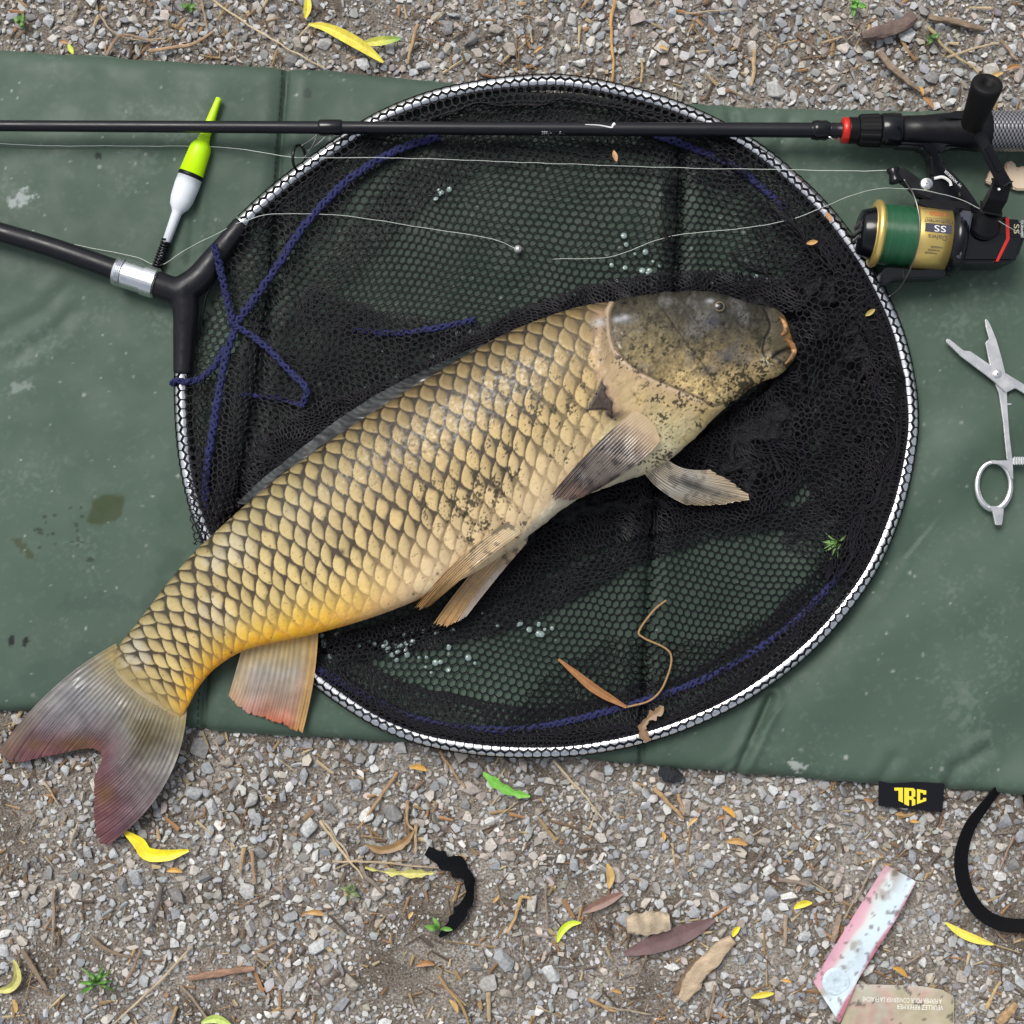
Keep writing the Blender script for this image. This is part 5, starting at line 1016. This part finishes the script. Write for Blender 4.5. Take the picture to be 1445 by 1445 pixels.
def flat_sheet(name, poly, z, colf, label, cat, bow=.003, th=.0005, st=3.0, rough=.55, seed=1):
    P_ = np.array(poly, float); x0, y0 = P_.min(0); x1, y1 = P_.max(0); n0, n1_ = int((x1 - x0) / st) + 2, int((y1 - y0) / st) + 2
    X, Y = np.meshgrid(np.linspace(x0, x1, n0), np.linspace(y0, y1, n1_), indexing='ij')
    # pull border vertices onto the outline
    d = pdist(X, Y, poly, True); ins_ = inpoly(X, Y, poly) | (d < st * .75)
    Zs = z + bow * (fbm(X, Y, 60, seed, 2) - .5) * 2
    C_ = colf(X, Y); F = gridF(n0, n1_); ok = ins_.ravel(); F = F[ok[F].all(1)]
    # snap outside verts of kept faces
    cnt = np.bincount(F.ravel(), minlength=n0 * n1_); Xr, Yr = X.ravel().copy(), Y.ravel().copy(); out = (cnt > 0) & (cnt < 4)
    for k in np.where(out)[0]:
        bd = 1e9
        for i in range(len(poly)):
            a_, b_ = np.array(poly[i], float), np.array(poly[(i + 1) % len(poly)], float); t = np.clip(np.dot([Xr[k] - a_[0], Yr[k] - a_[1]], b_ - a_) / np.dot(b_ - a_, b_ - a_), 0, 1); q = a_ + t * (b_ - a_); dd = np.hypot(Xr[k] - q[0], Yr[k] - q[1])
            if dd < bd: bd, best_ = dd, q
        Xr[k], Yr[k] = best_
    V = PA(Xr, Yr, Zs.ravel()); lo = V.copy(); lo[:, 2] -= th; mb = MB(); nA = len(V)
    mb.add(np.vstack([V, lo]), [F[:, ::-1], F + nA], np.vstack([C_.reshape(-1, 3)] * 2)); o = mb.build(name, pmat(name + '_card', attr=True, rough=rough), None)
    return tag(o, label, cat), (lambda x, y: float(z + bow * (fbm(np.array([x]), np.array([y]), 60, seed, 2)[0] - .5) * 2))
def stripcol(x, y):
    u = ((x - 1250) * (1210 - 1293) + (y - 1220) * (1384 - 1244)) ; nx_, ny_ = .86, .51; d = (x - 1152) * nx_ + (y - 1377) * ny_   # across the strip, 0 at its left edge
    c = lerpcol(d + 9 * (fbm(x, y, 30, 3, 2) - .5), [(0, (.58, .30, .38)), (13, (.62, .38, .44)), (18, (.60, .62, .60)), (30, (.58, .70, .76)), (50, (.60, .70, .78)), (53.5, (.42, .16, .2))])
    dirt = ss(.55, .68, fbm(x, y, 18, 5, 4)) * np.exp(-((d - 22) / 14) ** 2); c = mixc(c, dirt * .65, (.24, .17, .11)); sp = ss(.66, .70, fbm(x, y, 6, 6, 3)); c = mixc(c, sp * .7, (.10, .06, .05))
    r = np.hypot(x - 1181, y - 1386)
    for q in (6, 12, 17, 21): c = mixc(c, np.exp(-((r - q) / 1.1) ** 2) * .35, (.33, .40, .46))
    return c
o, zs = flat_sheet('packaging_strip', [(1250, 1220), (1293, 1244), (1268, 1292), (1210, 1384), (1185, 1444), (1148, 1386), (1152, 1377), (1200, 1300)], .0125, stripcol, 'dirty pink and pale blue packaging strip with round moulded boss on gravel', 'packaging', bow=.003, seed=3)
mb = MB(); bc = P(1181, 1386, zs(1181, 1386) + .0003); lathe(mb, [(0, .3), (0, 4), (1.0, 5), (.4, 7.5), (1.3, 10), (.5, 12.5), (1.4, 15.5), (1.0, 18), (-1.2, 20.5)], bc, (.05, .03, 1), 40); mb.build('moulded_boss', pmat('pale_blue_card', (.50, .60, .66), rough=.5, var=(.003, .12)), o)
def cardcol(x, y):
    n = fbm(x, y, 34, 8, 3); c = lerpcol(n, [(.25, (.36, .33, .20)), (.5, (.42, .36, .27)), (.62, (.44, .30, .25)), (.8, (.40, .40, .31))]); e = ss(12, 0, y - 1389 - .012 * (x - 1208)); c = mixc(c, e * .6, (.55, .53, .46)); sp = ss(.68, .72, fbm(x, y, 7, 9, 3)); return mixc(c, sp * .8, (.06, .05, .04)) * (.85 + .3 * fbm(x, y, 8, 10, 3))[..., None]
o, zc_ = flat_sheet('packaging_card', [(1206, 1389), (1255, 1390), (1301, 1392), (1330, 1397), (1346, 1406), (1347, 1500), (1170, 1500), (1186, 1446)], .0085, cardcol, 'weathered brown packaging card with faded white lettering on gravel', 'card', bow=.0018, seed=5)
M_FADED = pmat('faded_print', (.80, .78, .72), rough=.6)
def ground_text(s, cx, cy, wpx, hpx, zf, rot, mat, parent):
    V, F = text_mesh(s, 1.0); wd = V[:, 0].max() - V[:, 0].min(); u = V[:, 0] / wd * wpx; v = V[:, 1] / .72 * hpx; X = cx + u * math.cos(rot) + v * math.sin(rot); Y = cy + u * math.sin(rot) - v * math.cos(rot)
    Z = np.array([zf(a_, b_) for a_, b_ in zip(X, Y)]) + .0003; mb = MB(); mb.add(PA(X, Y, Z), F); return mb.build('lettering', mat, parent, smooth=False)
ground_text('A FERMER POUR CONSERVER LA FRAICHE', 1273, 1411, 112, 7, zc_, math.pi + .03, M_FADED, o); ground_text('VEUILLEZ REFERMER', 1298, 1421, 66, 7, zc_, math.pi + .03, M_FADED, o)
# words that tell small litter apart
ANCH = [((200, 1110), 'near the tail fin'), ((380, 1090), 'below the anal fin'), ((640, 1250), 'beside the black cloth scrap'), ((700, 1115), 'below the hoop by the green leaf'), ((905, 1320), 'near the cut wood on the purple leaf'), ((1000, 1370), 'beside the pale bark piece'), ((940, 1130), 'below the mat seam'), ((1285, 1130), 'near the brand tag'), ((1390, 1230), 'inside the strap loop'), ((1215, 1310), 'beside the pink packaging strip'), ((1390, 1400), 'beside the weathered card'), ((136, 1386), 'near the grass tuft'), ((500, 1210), 'by the catkin'), ((40, 1370), 'by the pale curled leaf'), ((310, 1375), 'near the reddish flat stick'), ((800, 1315), 'by the curved yellow green leaf'), ((500, 60), 'near the crossed willow leaves'), ((250, 45), 'above the mat by the float'), ((860, 60), 'above the top of the hoop'), ((1080, 80), 'above the rod between hoop and reel'), ((1250, 45), 'near the dark reddish bark'), ((1380, 60), 'near the crank knob'), ((620, 1400), 'on bare dirt below the black scrap'), ((780, 1400), 'on bare dirt left of the bark'), ((1120, 1200), 'between brand tag and purple leaf'), ((420, 1280), 'on gravel right of the yellow kinked leaf')]
USED = set()
def litter_label(pre, x, y):
    for q in sorted(ANCH, key=lambda q: (q[0][0] - x) ** 2 + (q[0][1] - y) ** 2):
        l = pre + ' ' + q[1]
        if l not in USED: USED.add(l); return l
# leaves -------------------------------------------------------------
M_LEAF = pmat('leaf', attr=True, rough=.5, var=(.002, .12))
def leaf(name, pts, w, col, col2=None, label='', cat='leaf', group=None, z=.008, fold=.35, n=40, curl=.0, ragged=0., seed=1, parent=None):
    p3 = np.array([(q[0], q[1], q[2] if len(q) > 2 else z) for q in pts], float); p = smooth_poly(p3, n); t = np.linspace(0, 1, n)
    T_ = np.gradient(p[:, :2], axis=0); T_ /= np.hypot(*T_.T)[:, None] + 1e-9; nn = np.stack([-T_[:, 1], T_[:, 0]], -1)
    prof = np.sin(np.pi * np.clip(t * .94 + .03, 0, 1)) ** .75 if not isinstance(w, (list, tuple)) else None
    hw = (w / 2 * prof) if prof is not None else np.interp(t, np.linspace(0, 1, len(w)), w) / 2
    hw = hw * (1 + ragged * (vnoise(t * 14, t * 0, seed) - .5) * 2); us = np.linspace(-1, 1, 9); V = []; C_ = []
    for u in us:
        xy = p[:, :2] + nn * (u * hw)[:, None]; z_ = p[:, 2] + abs(u) * hw * S * fold + .0006 * (fbm(xy[:, 0], xy[:, 1], 12, seed, 2) - .5) + curl * np.sin(t * 3.1) * S
        V.append(PA(xy[:, 0], xy[:, 1], z_)); m = fbm(xy[:, 0], xy[:, 1], 10, seed + 3, 3)[:, None]; cc_ = np.array(col) * (.75 + .5 * m)
        if col2 is not None: cc_ = cc_ * (1 - t[:, None] ** 2) + np.array(col2) * t[:, None] ** 2
        if abs(u) < .1: cc_ = cc_ * 1.12
        C_.append(cc_)
    V = np.stack(V, 1); C_ = np.stack(C_, 1); lo = V.copy(); lo[..., 2] -= .0003; mb = MB(); F = gridF(n, 9); nA = n * 9
    mb.add(np.vstack([V.reshape(-1, 3), lo.reshape(-1, 3)]), [F, F[:, ::-1] + nA], np.vstack([C_.reshape(-1, 3)] * 2)); o = mb.build(name, M_LEAF, parent)
    return tag(o, label, cat, group) if label else o
YE = (.72, .56, .03); YG = (.42, .55, .04); OR = (.55, .30, .06); BR = (.28, .15, .06); GR = (.13, .34, .05); PUR = (.15, .085, .08)
leaf('willow_leaf', [(436, 34), (458, 38), (485, 50), (515, 68), (541, 88)], 17, (.66, .56, .06), None, 'long yellow willow leaf lying on gravel above the mat', seed=1, z=.010)
leaf('willow_leaf', [(508, 62), (535, 58), (566, 54)], 13, (.58, .54, .08), (.12, .3, .06), 'short yellow willow leaf with a green tip, crossing a longer one', seed=2, z=.0085)
leaf('willow_leaf', [(434, -8), (434, 10), (431, 26)], 11, (.68, .58, .05), None, 'yellow leaf tip standing upright above the crossed willow leaves', seed=3)
leaf('willow_leaf', [(176, 1174), (196, 1190), (208, 1205), (236, 1207), (266, 1200)], [6, 18, 19, 15, 4], (.80, .66, .02), None, 'bright yellow kinked willow leaf beside the tail fin', seed=4, z=.009)
leaf('willow_leaf', [(820, 1302), (805, 1304), (793, 1314), (786, 1330)], 10, (.52, .68, .04), None, 'small curved yellow green leaf below the middle of the mat', seed=5)
leaf('willow_leaf', [(682, 1090), (700, 1106), (722, 1118), (748, 1124)], 13, (.17, .46, .06), None, 'bright green ragged leaf on gravel just below the hoop', ragged=.5, seed=6)
leaf('willow_leaf', [(1334, 1302), (1355, 1316), (1378, 1326), (1402, 1333)], 12, (.76, .63, .10), None, 'straight pale yellow leaf below the strap loop', seed=7)
leaf('willow_leaf', [(1120, 1282), (1132, 1276), (1146, 1274)], 10, (.74, .60, .04), None, 'small yellow leaf above the pink packaging strip', seed=8)
leaf('willow_leaf', [(1034, 1322), (1038, 1314), (1044, 1308)], 8, (.76, .60, .03), None, 'tiny yellow leaf at the end of the pale bark piece', seed=9)
leaf('willow_leaf', [(-10, 1398), (12, 1396), (24, 1382), (22, 1362), (18, 1354)], 12, (.50, .48, .16), None, 'pale curled leaf at the gravel beside a dark twig', seed=10, fold=.8)
leaf('willow_leaf', [(284, 1443), (304, 1438), (326, 1446)], 12, (.40, .50, .12), None, 'pale green leaf lying flat beyond the long straw stem', seed=11)
leaf('willow_leaf', [(1060, 1408), (1076, 1404), (1092, 1402)], 9, (.70, .55, .05), None, 'yellow leaf among sticks beside the pink packaging strip', seed=12)
leaf('willow_leaf', [(96, 62), (100, 70), (103, 76)], 7, (.50, .58, .06), None, 'tiny yellow green leaf at the upper edge of the mat', seed=13)
leaf('brown_leaf', [(822, 1288), (846, 1276), (880, 1260)], 15, (.23, .13, .10), None, 'reddish brown leaf lying on gravel above the cut wood', seed=14)
leaf('purple_leaf', [(880, 1346), (920, 1334), (965, 1318), (1008, 1298)], 28, (.145, .085, .085), None, 'large dull purple leaf partly under the cut wood', seed=15, z=.007, fold=.12)
leaf('brown_leaf', [(515, 1192), (540, 1200), (568, 1190), (585, 1172)], 12, (.26, .155, .06), None, 'curved rusty brown leaf above the black cloth scrap', seed=16, ragged=.3)
GLEAF = 'small dry orange brown leaf flake on the gravel'
for i, (x, y, a_, l_) in enumerate([(590, 1085, .2, 26), (1040, 1190, .15, 30), (978, 1160, -.7, 18), (1018, 1155, -.4, 14), (1028, 1146, .7, 24), (445, 1290, .1, 26), (580, 1292, -1, 12), (600, 1362, -.1, 26), (1270, 1372, .6, 24), (700, 1270, -.8, 12), (858, 1236, 1.5, 36), (1180, 1360, .3, 18), (1110, 1385, .2, 14), (760, 70, -.6, 16), (936, 68, .4, 14), (1310, 145, .8, 22), (246, 1230, .05, 22), (90, 60, .2, 12), (1405, 108, -.5, 24), (1430, 96, -.3, 22), (1300, 128, 1.2, 14), (870, 1400, .3, 16), (640, 1420, 1.0, 22), (1225, 1130, .3, 14), (936, 1180, 1.4, 14), (1270, 1150, .2, 14), (20, 1420, 1.3, 20), (430, 1290, -.6, 12), (1290, 1160, .1, 12), (1200, 1410, .9, 12)]):
    dx_, dy_ = math.cos(a_) * l_ / 2, math.sin(a_) * l_ / 2; leaf('leaf_flake', [(x - dx_, y - dy_), (x + dy_ * .2, y - dx_ * .2), (x + dx_, y + dy_)], max(5, l_ * .32), [OR, (.42, .24, .08), (.50, .33, .12), (.34, .17, .06)][i % 4], None, litter_label(('tiny' if l_ < 16 else 'small' if l_ < 24 else 'long') + ' ' + ['orange', 'brown', 'tan', 'rusty'][i % 4] + ' leaf flake', x, y), 'leaf', 'dry leaf flakes on the gravel', seed=20 + i, n=16)
# wood
M_BARK = pmat('bark', attr=True, rough=.85, bump=(.0016, .8, .0012))
def chunk(name, pts, w, h, col, label, cat, z=.006, seed=1, group=None, n=36, seg=14):
    p = smooth_poly([(x, y, z) for x, y in pts], n); t = np.linspace(0, 1, n); c = PA(p[:, 0], p[:, 1], p[:, 2]); T_, N_, B_ = frames(c); a_ = np.linspace(0, 2 * np.pi, seg, endpoint=False)
    ww = np.interp(t, np.linspace(0, 1, len(w)), w) * S / 2; rr_ = 1 + .35 * (fbm(t[:, None] * 90 + 0 * a_, a_[None] * 14 + 0 * t[:, None], 12, seed, 3) - .5) * 2
    ex = np.sign(np.cos(a_)) * np.abs(np.cos(a_)) ** .6; ey = np.sign(np.sin(a_)) * np.abs(np.sin(a_)) ** .6
    V = c[:, None] + (ww[:, None] * rr_)[..., None] * (ey[None, :, None] * B_[:, None]) + (h * S / 2 * rr_)[..., None] * ex[None, :, None] * N_[:, None]
    m = fbm(t[:, None] * 60 + 0 * a_, a_[None] * 8 + 0 * t[:, None], 9, seed + 3, 3)[..., None]; C_ = np.array(col) * (.55 + .9 * m); mb = MB()
    mb.add(V.reshape(-1, 3), [gridF(n, seg, True), np.arange(seg)[None], (np.arange(seg)[::-1] + (n - 1) * seg)[None]], C_.reshape(-1, 3)); return tag(mb.build(name, M_BARK, None, smooth=False), label, cat, group)
chunk('bark_piece', [(962, 1410), (985, 1375), (1010, 1345), (1034, 1325)], [14, 26, 27, 25, 14], 11, (.44, .34, .23), 'pale tan bark piece lying on gravel beside a dark stick', 'bark', seed=2, z=.008)
chunk('stick', [(952, 1400), (972, 1374), (990, 1350)], [10, 13, 10], 9, (.16, .11, .07), 'short dark stick pressed against the pale bark piece', 'stick', seed=3)
chunk('cut_wood', [(884, 1306), (905, 1304), (945, 1300)], [22, 34, 30, 20], 13, (.42, .34, .24), 'chunky cut wood piece with dark end lying on the purple leaf', 'wood', seed=4, z=.012)
chunk('bark_piece', [(1216, 52), (1245, 44), (1272, 36), (1290, 22)], [12, 20, 20, 15], 11, (.15, .105, .09), 'dark reddish bark piece on gravel above the reel', 'bark', seed=5, z=.009)
chunk('stick', [(266, 1380), (300, 1375), (330, 1370), (360, 1366)], [8, 10, 9, 7], 7, (.30, .18, .12), 'reddish brown flat stick below the tail fin', 'stick', seed=6)
chunk('stick', [(1240, 72), (1256, 92), (1275, 110), (1296, 128)], [9, 10, 8, 4], 8, (.24, .18, .13), 'crooked grey brown stick near the reel crank knob', 'stick', seed=7)
chunk('stick', [(1185, 1290), (1180, 1310), (1175, 1330)], [6, 9, 9, 6], 7, (.30, .22, .16), 'short pale brown stick left of the pink packaging strip', 'stick', seed=8)
chunk('stick', [(1310, 25), (1345, 30), (1390, 42)], [7, 8, 9, 6], 7, (.22, .16, .11), 'long knobbly brown stick above the crank knob', 'stick', seed=9)
chunk('stick', [(1395, 1405), (1410, 1385), (1432, 1365)], [9, 11, 9], 8, (.36, .24, .12), 'orange brown stick beyond the weathered packaging card', 'stick', seed=10) if False else None
chunk('stick', [(1408, 1444), (1422, 1430), (1434, 1416)], [10, 12, 9], 9, (.38, .25, .13), 'orange brown stick beyond the weathered packaging card', 'stick', seed=10)
chunk('black_stone', [(930, 1088), (945, 1092), (962, 1098)], [12, 22, 20, 10], 14, (.014, .016, .02), 'black stone half under the mat edge below the seam', 'stone', seed=11)
TW = [([(300, 0), (360, 40), (405, 68), (458, 96)], 1.6, (.50, .40, .24)), ([(868, 0), (862, 40), (866, 90), (864, 118)], 2.6, (.46, .26, .09)), ([(588, 35), (582, 62), (575, 90)], 2.6, (.36, .24, .12)), ([(1064, 70), (1062, 120)], 3.2, (.42, .30, .16)), ([(905, 84), (906, 115)], 2.2, (.4, .28, .14)),
      ([(1310, 36), (1340, 72), (1382, 102)], 2.6, (.36, .29, .15)), ([(1335, 82), (1370, 70), (1412, 60)], 2.0, (.42, .33, .2)), ([(1410, 58), (1436, 84)], 3.0, (.28, .2, .13)), ([(272, 1335), (220, 1390), (160, 1445)], 2.0, (.42, .34, .22)), ([(30, 1340), (48, 1368), (66, 1396)], 4.2, (.20, .15, .10)),
      ([(452, 1158), (478, 1195), (512, 1240)], 2.2, (.48, .38, .24)), ([(470, 1215), (540, 1218), (640, 1226)], 1.8, (.40, .31, .2)), ([(514, 1208), (470, 1228)], 1.6, (.34, .26, .17)), ([(508, 1222), (525, 1245), (542, 1262)], 3.6, (.22, .18, .14)), ([(620, 1060), (638, 1085), (655, 1112)], 2.0, (.36, .22, .11)),
      ([(782, 1072), (820, 1118), (852, 1158)], 2.2, (.50, .40, .26)), ([(922, 1112), (945, 1135), (962, 1155)], 3.6, (.40, .27, .13)), ([(958, 1120), (964, 1150)], 2.6, (.38, .24, .12)), ([(1060, 1225), (1085, 1190)], 2.0, (.15, .11, .08)), ([(1100, 1240), (1140, 1250)], 3.4, (.24, .19, .15)),
      ([(735, 1265), (726, 1295), (716, 1318)], 2.8, (.42, .27, .12)), ([(735, 1265), (750, 1268)], 2.4, (.45, .3, .13)), ([(618, 1376), (645, 1412), (662, 1445)], 2.4, (.34, .22, .1)), ([(690, 1400), (692, 1440)], 3.6, (.36, .27, .16)), ([(560, 1090), (540, 1120), (505, 1170)], 2.4, (.34, .2, .1)),
      ([(574, 1130), (575, 1160), (584, 1172)], 2.4, (.36, .24, .12)), ([(586, 1165), (585, 1205)], 2.6, (.4, .28, .16)), ([(228, 1250), (218, 1290), (206, 1318)], 3.0, (.12, .1, .09)), ([(75, 1255), (74, 1340)], 2.6, (.26, .2, .15)), ([(110, 1160), (96, 1198)], 1.6, (.4, .33, .22)), ([(128, 1322), (150, 1340), (182, 1352)], 3.2, (.2, .15, .1)),
      ([(200, 1340), (176, 1390)], 2.8, (.26, .18, .12)), ([(345, 1195), (340, 1232)], 3.2, (.38, .27, .15)), ([(355, 1200), (360, 1246)], 2.8, (.34, .22, .12)), ([(455, 1158), (478, 1188), (500, 1222)], 2.0, (.44, .36, .25)), ([(400, 1235), (395, 1260)], 2.0, (.3, .2, .12)), ([(255, 1390), (300, 1445)], 2.2, (.26, .2, .14)),
      ([(750, 1320), (780, 1322)], 2.0, (.24, .2, .16)), ([(1190, 1300), (1240, 1210)], 1.6, (.3, .24, .17)), ([(1395, 1300), (1420, 1330)], 2.2, (.26, .18, .12)), ([(1416, 1440), (1400, 1470)], 2.4, (.3, .2, .1)), ([(1392, 1424), (1406, 1395), (1412, 1385)], 3.0, (.42, .30, .15)), ([(1310, 1340), (1280, 1360)], 1.6, (.26, .2, .14)),
      ([(930, 1305), (900, 1380)], 1.6, (.2, .15, .1)), ([(1110, 1290), (1106, 1335)], 3.8, (.33, .25, .18)), ([(770, 1250), (772, 1310)], 2.2, (.24, .18, .14)), ([(850, 1420), (920, 1432)], 1.8, (.3, .25, .18)), ([(830, 1410), (870, 1428)], 2.8, (.36, .22, .1)), ([(250, 1420), (240, 1445)], 2.4, (.36, .25, .13)),
      ([(140, 20), (165, 50), (220, 58)], 1.6, (.32, .25, .17)), ([(150, 80), (170, 50), (215, 58)], 2.6, (.26, .18, .12)), ([(210, 72), (270, 62), (300, 45)], 3.0, (.33, .22, .13)), ([(284, 0), (292, 40)], 2.2, (.32, .22, .13)), ([(1160, 60), (1190, 52)], 1.6, (.4, .3, .18)), ([(965, 20), (1040, 12)], 1.4, (.36, .28, .18)), ([(60, 1100), (80, 1135)], 1.8, (.36, .28, .18)), ([(302, 1045), (320, 1080)], 1.6, (.3, .22, .14)), ([(380, 1060), (420, 1090)], 1.4, (.34, .27, .18)), ([(1430, 1180), (1410, 1230)], 1.6, (.3, .2, .14)), ([(1010, 1390), (1000, 1440)], 2.4, (.26, .18, .12))]
rs = np.random.default_rng(23)
for i, (pt, r, col) in enumerate(TW):
    p = smooth_poly([(x, y, float(gz(x, y)) + .0052 + rs.uniform(0, .002)) for x, y in pt], 22); jt = (fbm(p[:, 0], p[:, 1], 16, i, 2) - .5) * 5; mb = MB(); c_ = PA(p[:, 0] + jt, p[:, 1] - jt * .6, p[:, 2]); t = np.linspace(0, 1, 22)
    tube(mb, c_, r * S * (1 - .35 * t) * (1 + .3 * (vnoise(t * 9, t * 0, i) - .5)), 7, np.array(col) * (.75 + .5 * vnoise(t * 12, t * 0 + i, 2))[:, None], flat=.7); o = mb.build('twig', M_PLANT, None, smooth=False)
    ln_ = math.hypot(pt[0][0] - pt[-1][0], pt[0][1] - pt[-1][1]); cn_ = 'pale straw' if col[0] > .41 and col[1] > .3 else 'orange brown' if col[0] > .33 and col[1] < .62 * col[0] + .02 else 'dark' if col[0] < .21 else 'grey brown' if col[2] > .55 * col[0] else 'brown'
    mx_, my_ = np.mean([q[0] for q in pt]), np.mean([q[1] for q in pt])
    tag(o, litter_label(f"{'long' if ln_ > 75 else 'short' if ln_ < 38 else 'thin' if r < 2.3 else 'stout'} {cn_} twig", mx_, my_), 'twig', 'dry twigs scattered on the gravel')
# debris caught in the net
leaf('seed_pod', [(788, 930), (812, 950), (842, 974), (884, 998)], [3, 9, 13, 11, 4], (.30, .14, .05), None, 'long rusty brown leaf caught in the mesh near the blue cord', 'leaf', seed=61, z=.0275, fold=.5)
mb = MB(); p = smooth_poly([(884, 998, .0265), (918, 988, .0265), (938, 964, .027), (946, 922, .027), (908, 900, .0265), (902, 890, .026), (922, 862, .026), (940, 847, .0255)], 60); tube(mb, PA(p[:, 0], p[:, 1], p[:, 2]), 1.5 * S, 7, np.array((.32, .19, .08))); tag(mb.build('dead_stem', M_PLANT), 'wiry brown plant stem tangled on the net mesh', 'stem')
leaf('weed_scrap', [(915, 1046), (906, 1030), (914, 1015), (930, 1004), (934, 996)], [10, 14, 10, 16, 6], (.24, .15, .08), None, 'muddy brown weed scrap hanging over the hoop', 'weed', seed=62, z=.034, ragged=.6)
for x, y, a_, col in [(1146, 342, -.2, (.45, .25, .08)), (1228, 441, -.6, (.36, .27, .06)), (1170, 306, 1.0, (.42, .24, .12)), (868, 220, 1.3, (.5, .28, .12))]:
    leaf('leaf_flake', [(x - 8 * math.cos(a_), y - 8 * math.sin(a_)), (x, y), (x + 8 * math.cos(a_), y + 8 * math.sin(a_))], 7, col, None, 'small flake caught on the mesh ' + ('below the rod near the line' if x < 1000 else 'between hoop and snout' if y > 400 else 'inside the hoop by the spool' if x < 1160 else 'on the hoop beside the spool'), 'leaf', 'flakes caught in the net', seed=int(x), z=.036, n=12)
# green plants
def sprig(name, cx, cy, z, blades, ln, w, col, label, cat, seed, par_z=.004):
    root = thing(name, P(cx, cy, z), label, cat); rs_ = np.random.default_rng(seed)
    for k in range(blades):
        a_ = rs_.uniform(0, 6.28); l_ = ln * rs_.uniform(.5, 1.2); x1, y1 = cx + math.cos(a_) * l_, cy + math.sin(a_) * l_; b_ = a_ + rs_.normal(0, .4)
        leaf('blade', [(cx + rs_.normal(0, 2), cy + rs_.normal(0, 2), z), ((cx + x1) / 2, (cy + y1) / 2, z + par_z * rs_.uniform(.6, 1.6)), (x1 + 4 * math.cos(b_), y1 + 4 * math.sin(b_), z + par_z * rs_.uniform(.2, .8))], w * rs_.uniform(.7, 1.3), np.array(col) * rs_.uniform(.6, 1.3), seed=seed + k, n=10, parent=root)
sprig('grass_tuft', 136, 1386, .004, 15, 22, 4.2, (.10, .26, .04), 'small green grass tuft growing in gravel near a long straw stem', 'grass tuft', 5, .012)
sprig('water_weed', 1182, 766, .028, 11, 19, 2.6, (.12, .24, .05), 'small green water weed sprig lying on the net', 'water weed', 8, .004)
sprig('seedling', 28, 32, .005, 7, 9, 7, (.12, .24, .05), 'tiny green seedling in the gravel left of the mat seam', 'seedling', 11, .006)
sprig('seedling', 1205, 6, .005, 6, 12, 7, (.13, .32, .06), 'tiny green seedling near the reddish bark piece', 'seedling', 12, .006)
sprig('seedling', 266, 14, .005, 5, 9, 6, (.12, .28, .05), 'tiny green seedling between crossed twigs above the mat', 'seedling', 13, .006)
sprig('seedling', 494, 1258, .005, 8, 11, 7, (.14, .19, .08), 'grey green mossy seedling among twigs left of the black scrap', 'seedling', 14, .005)
sprig('seedling', 620, 1312, .008, 4, 15, 7, (.13, .32, .05), 'green seedling at the tip of the black cloth scrap', 'seedling', 15, .006)
sprig('seedling', 1316, 56, .005, 5, 8, 6, (.10, .2, .05), 'tiny green seedling beside the knobbly brown stick', 'seedling', 16, .006)
leaf('catkin', [(515, 1224), (535, 1229), (560, 1232), (585, 1233), (612, 1232)], [3, 6, 9, 11, 8, 4], (.50, .47, .15), None, 'pale yellow catkin beside the black cloth scrap', 'catkin', seed=66, z=.009, ragged=.9, fold=.7)
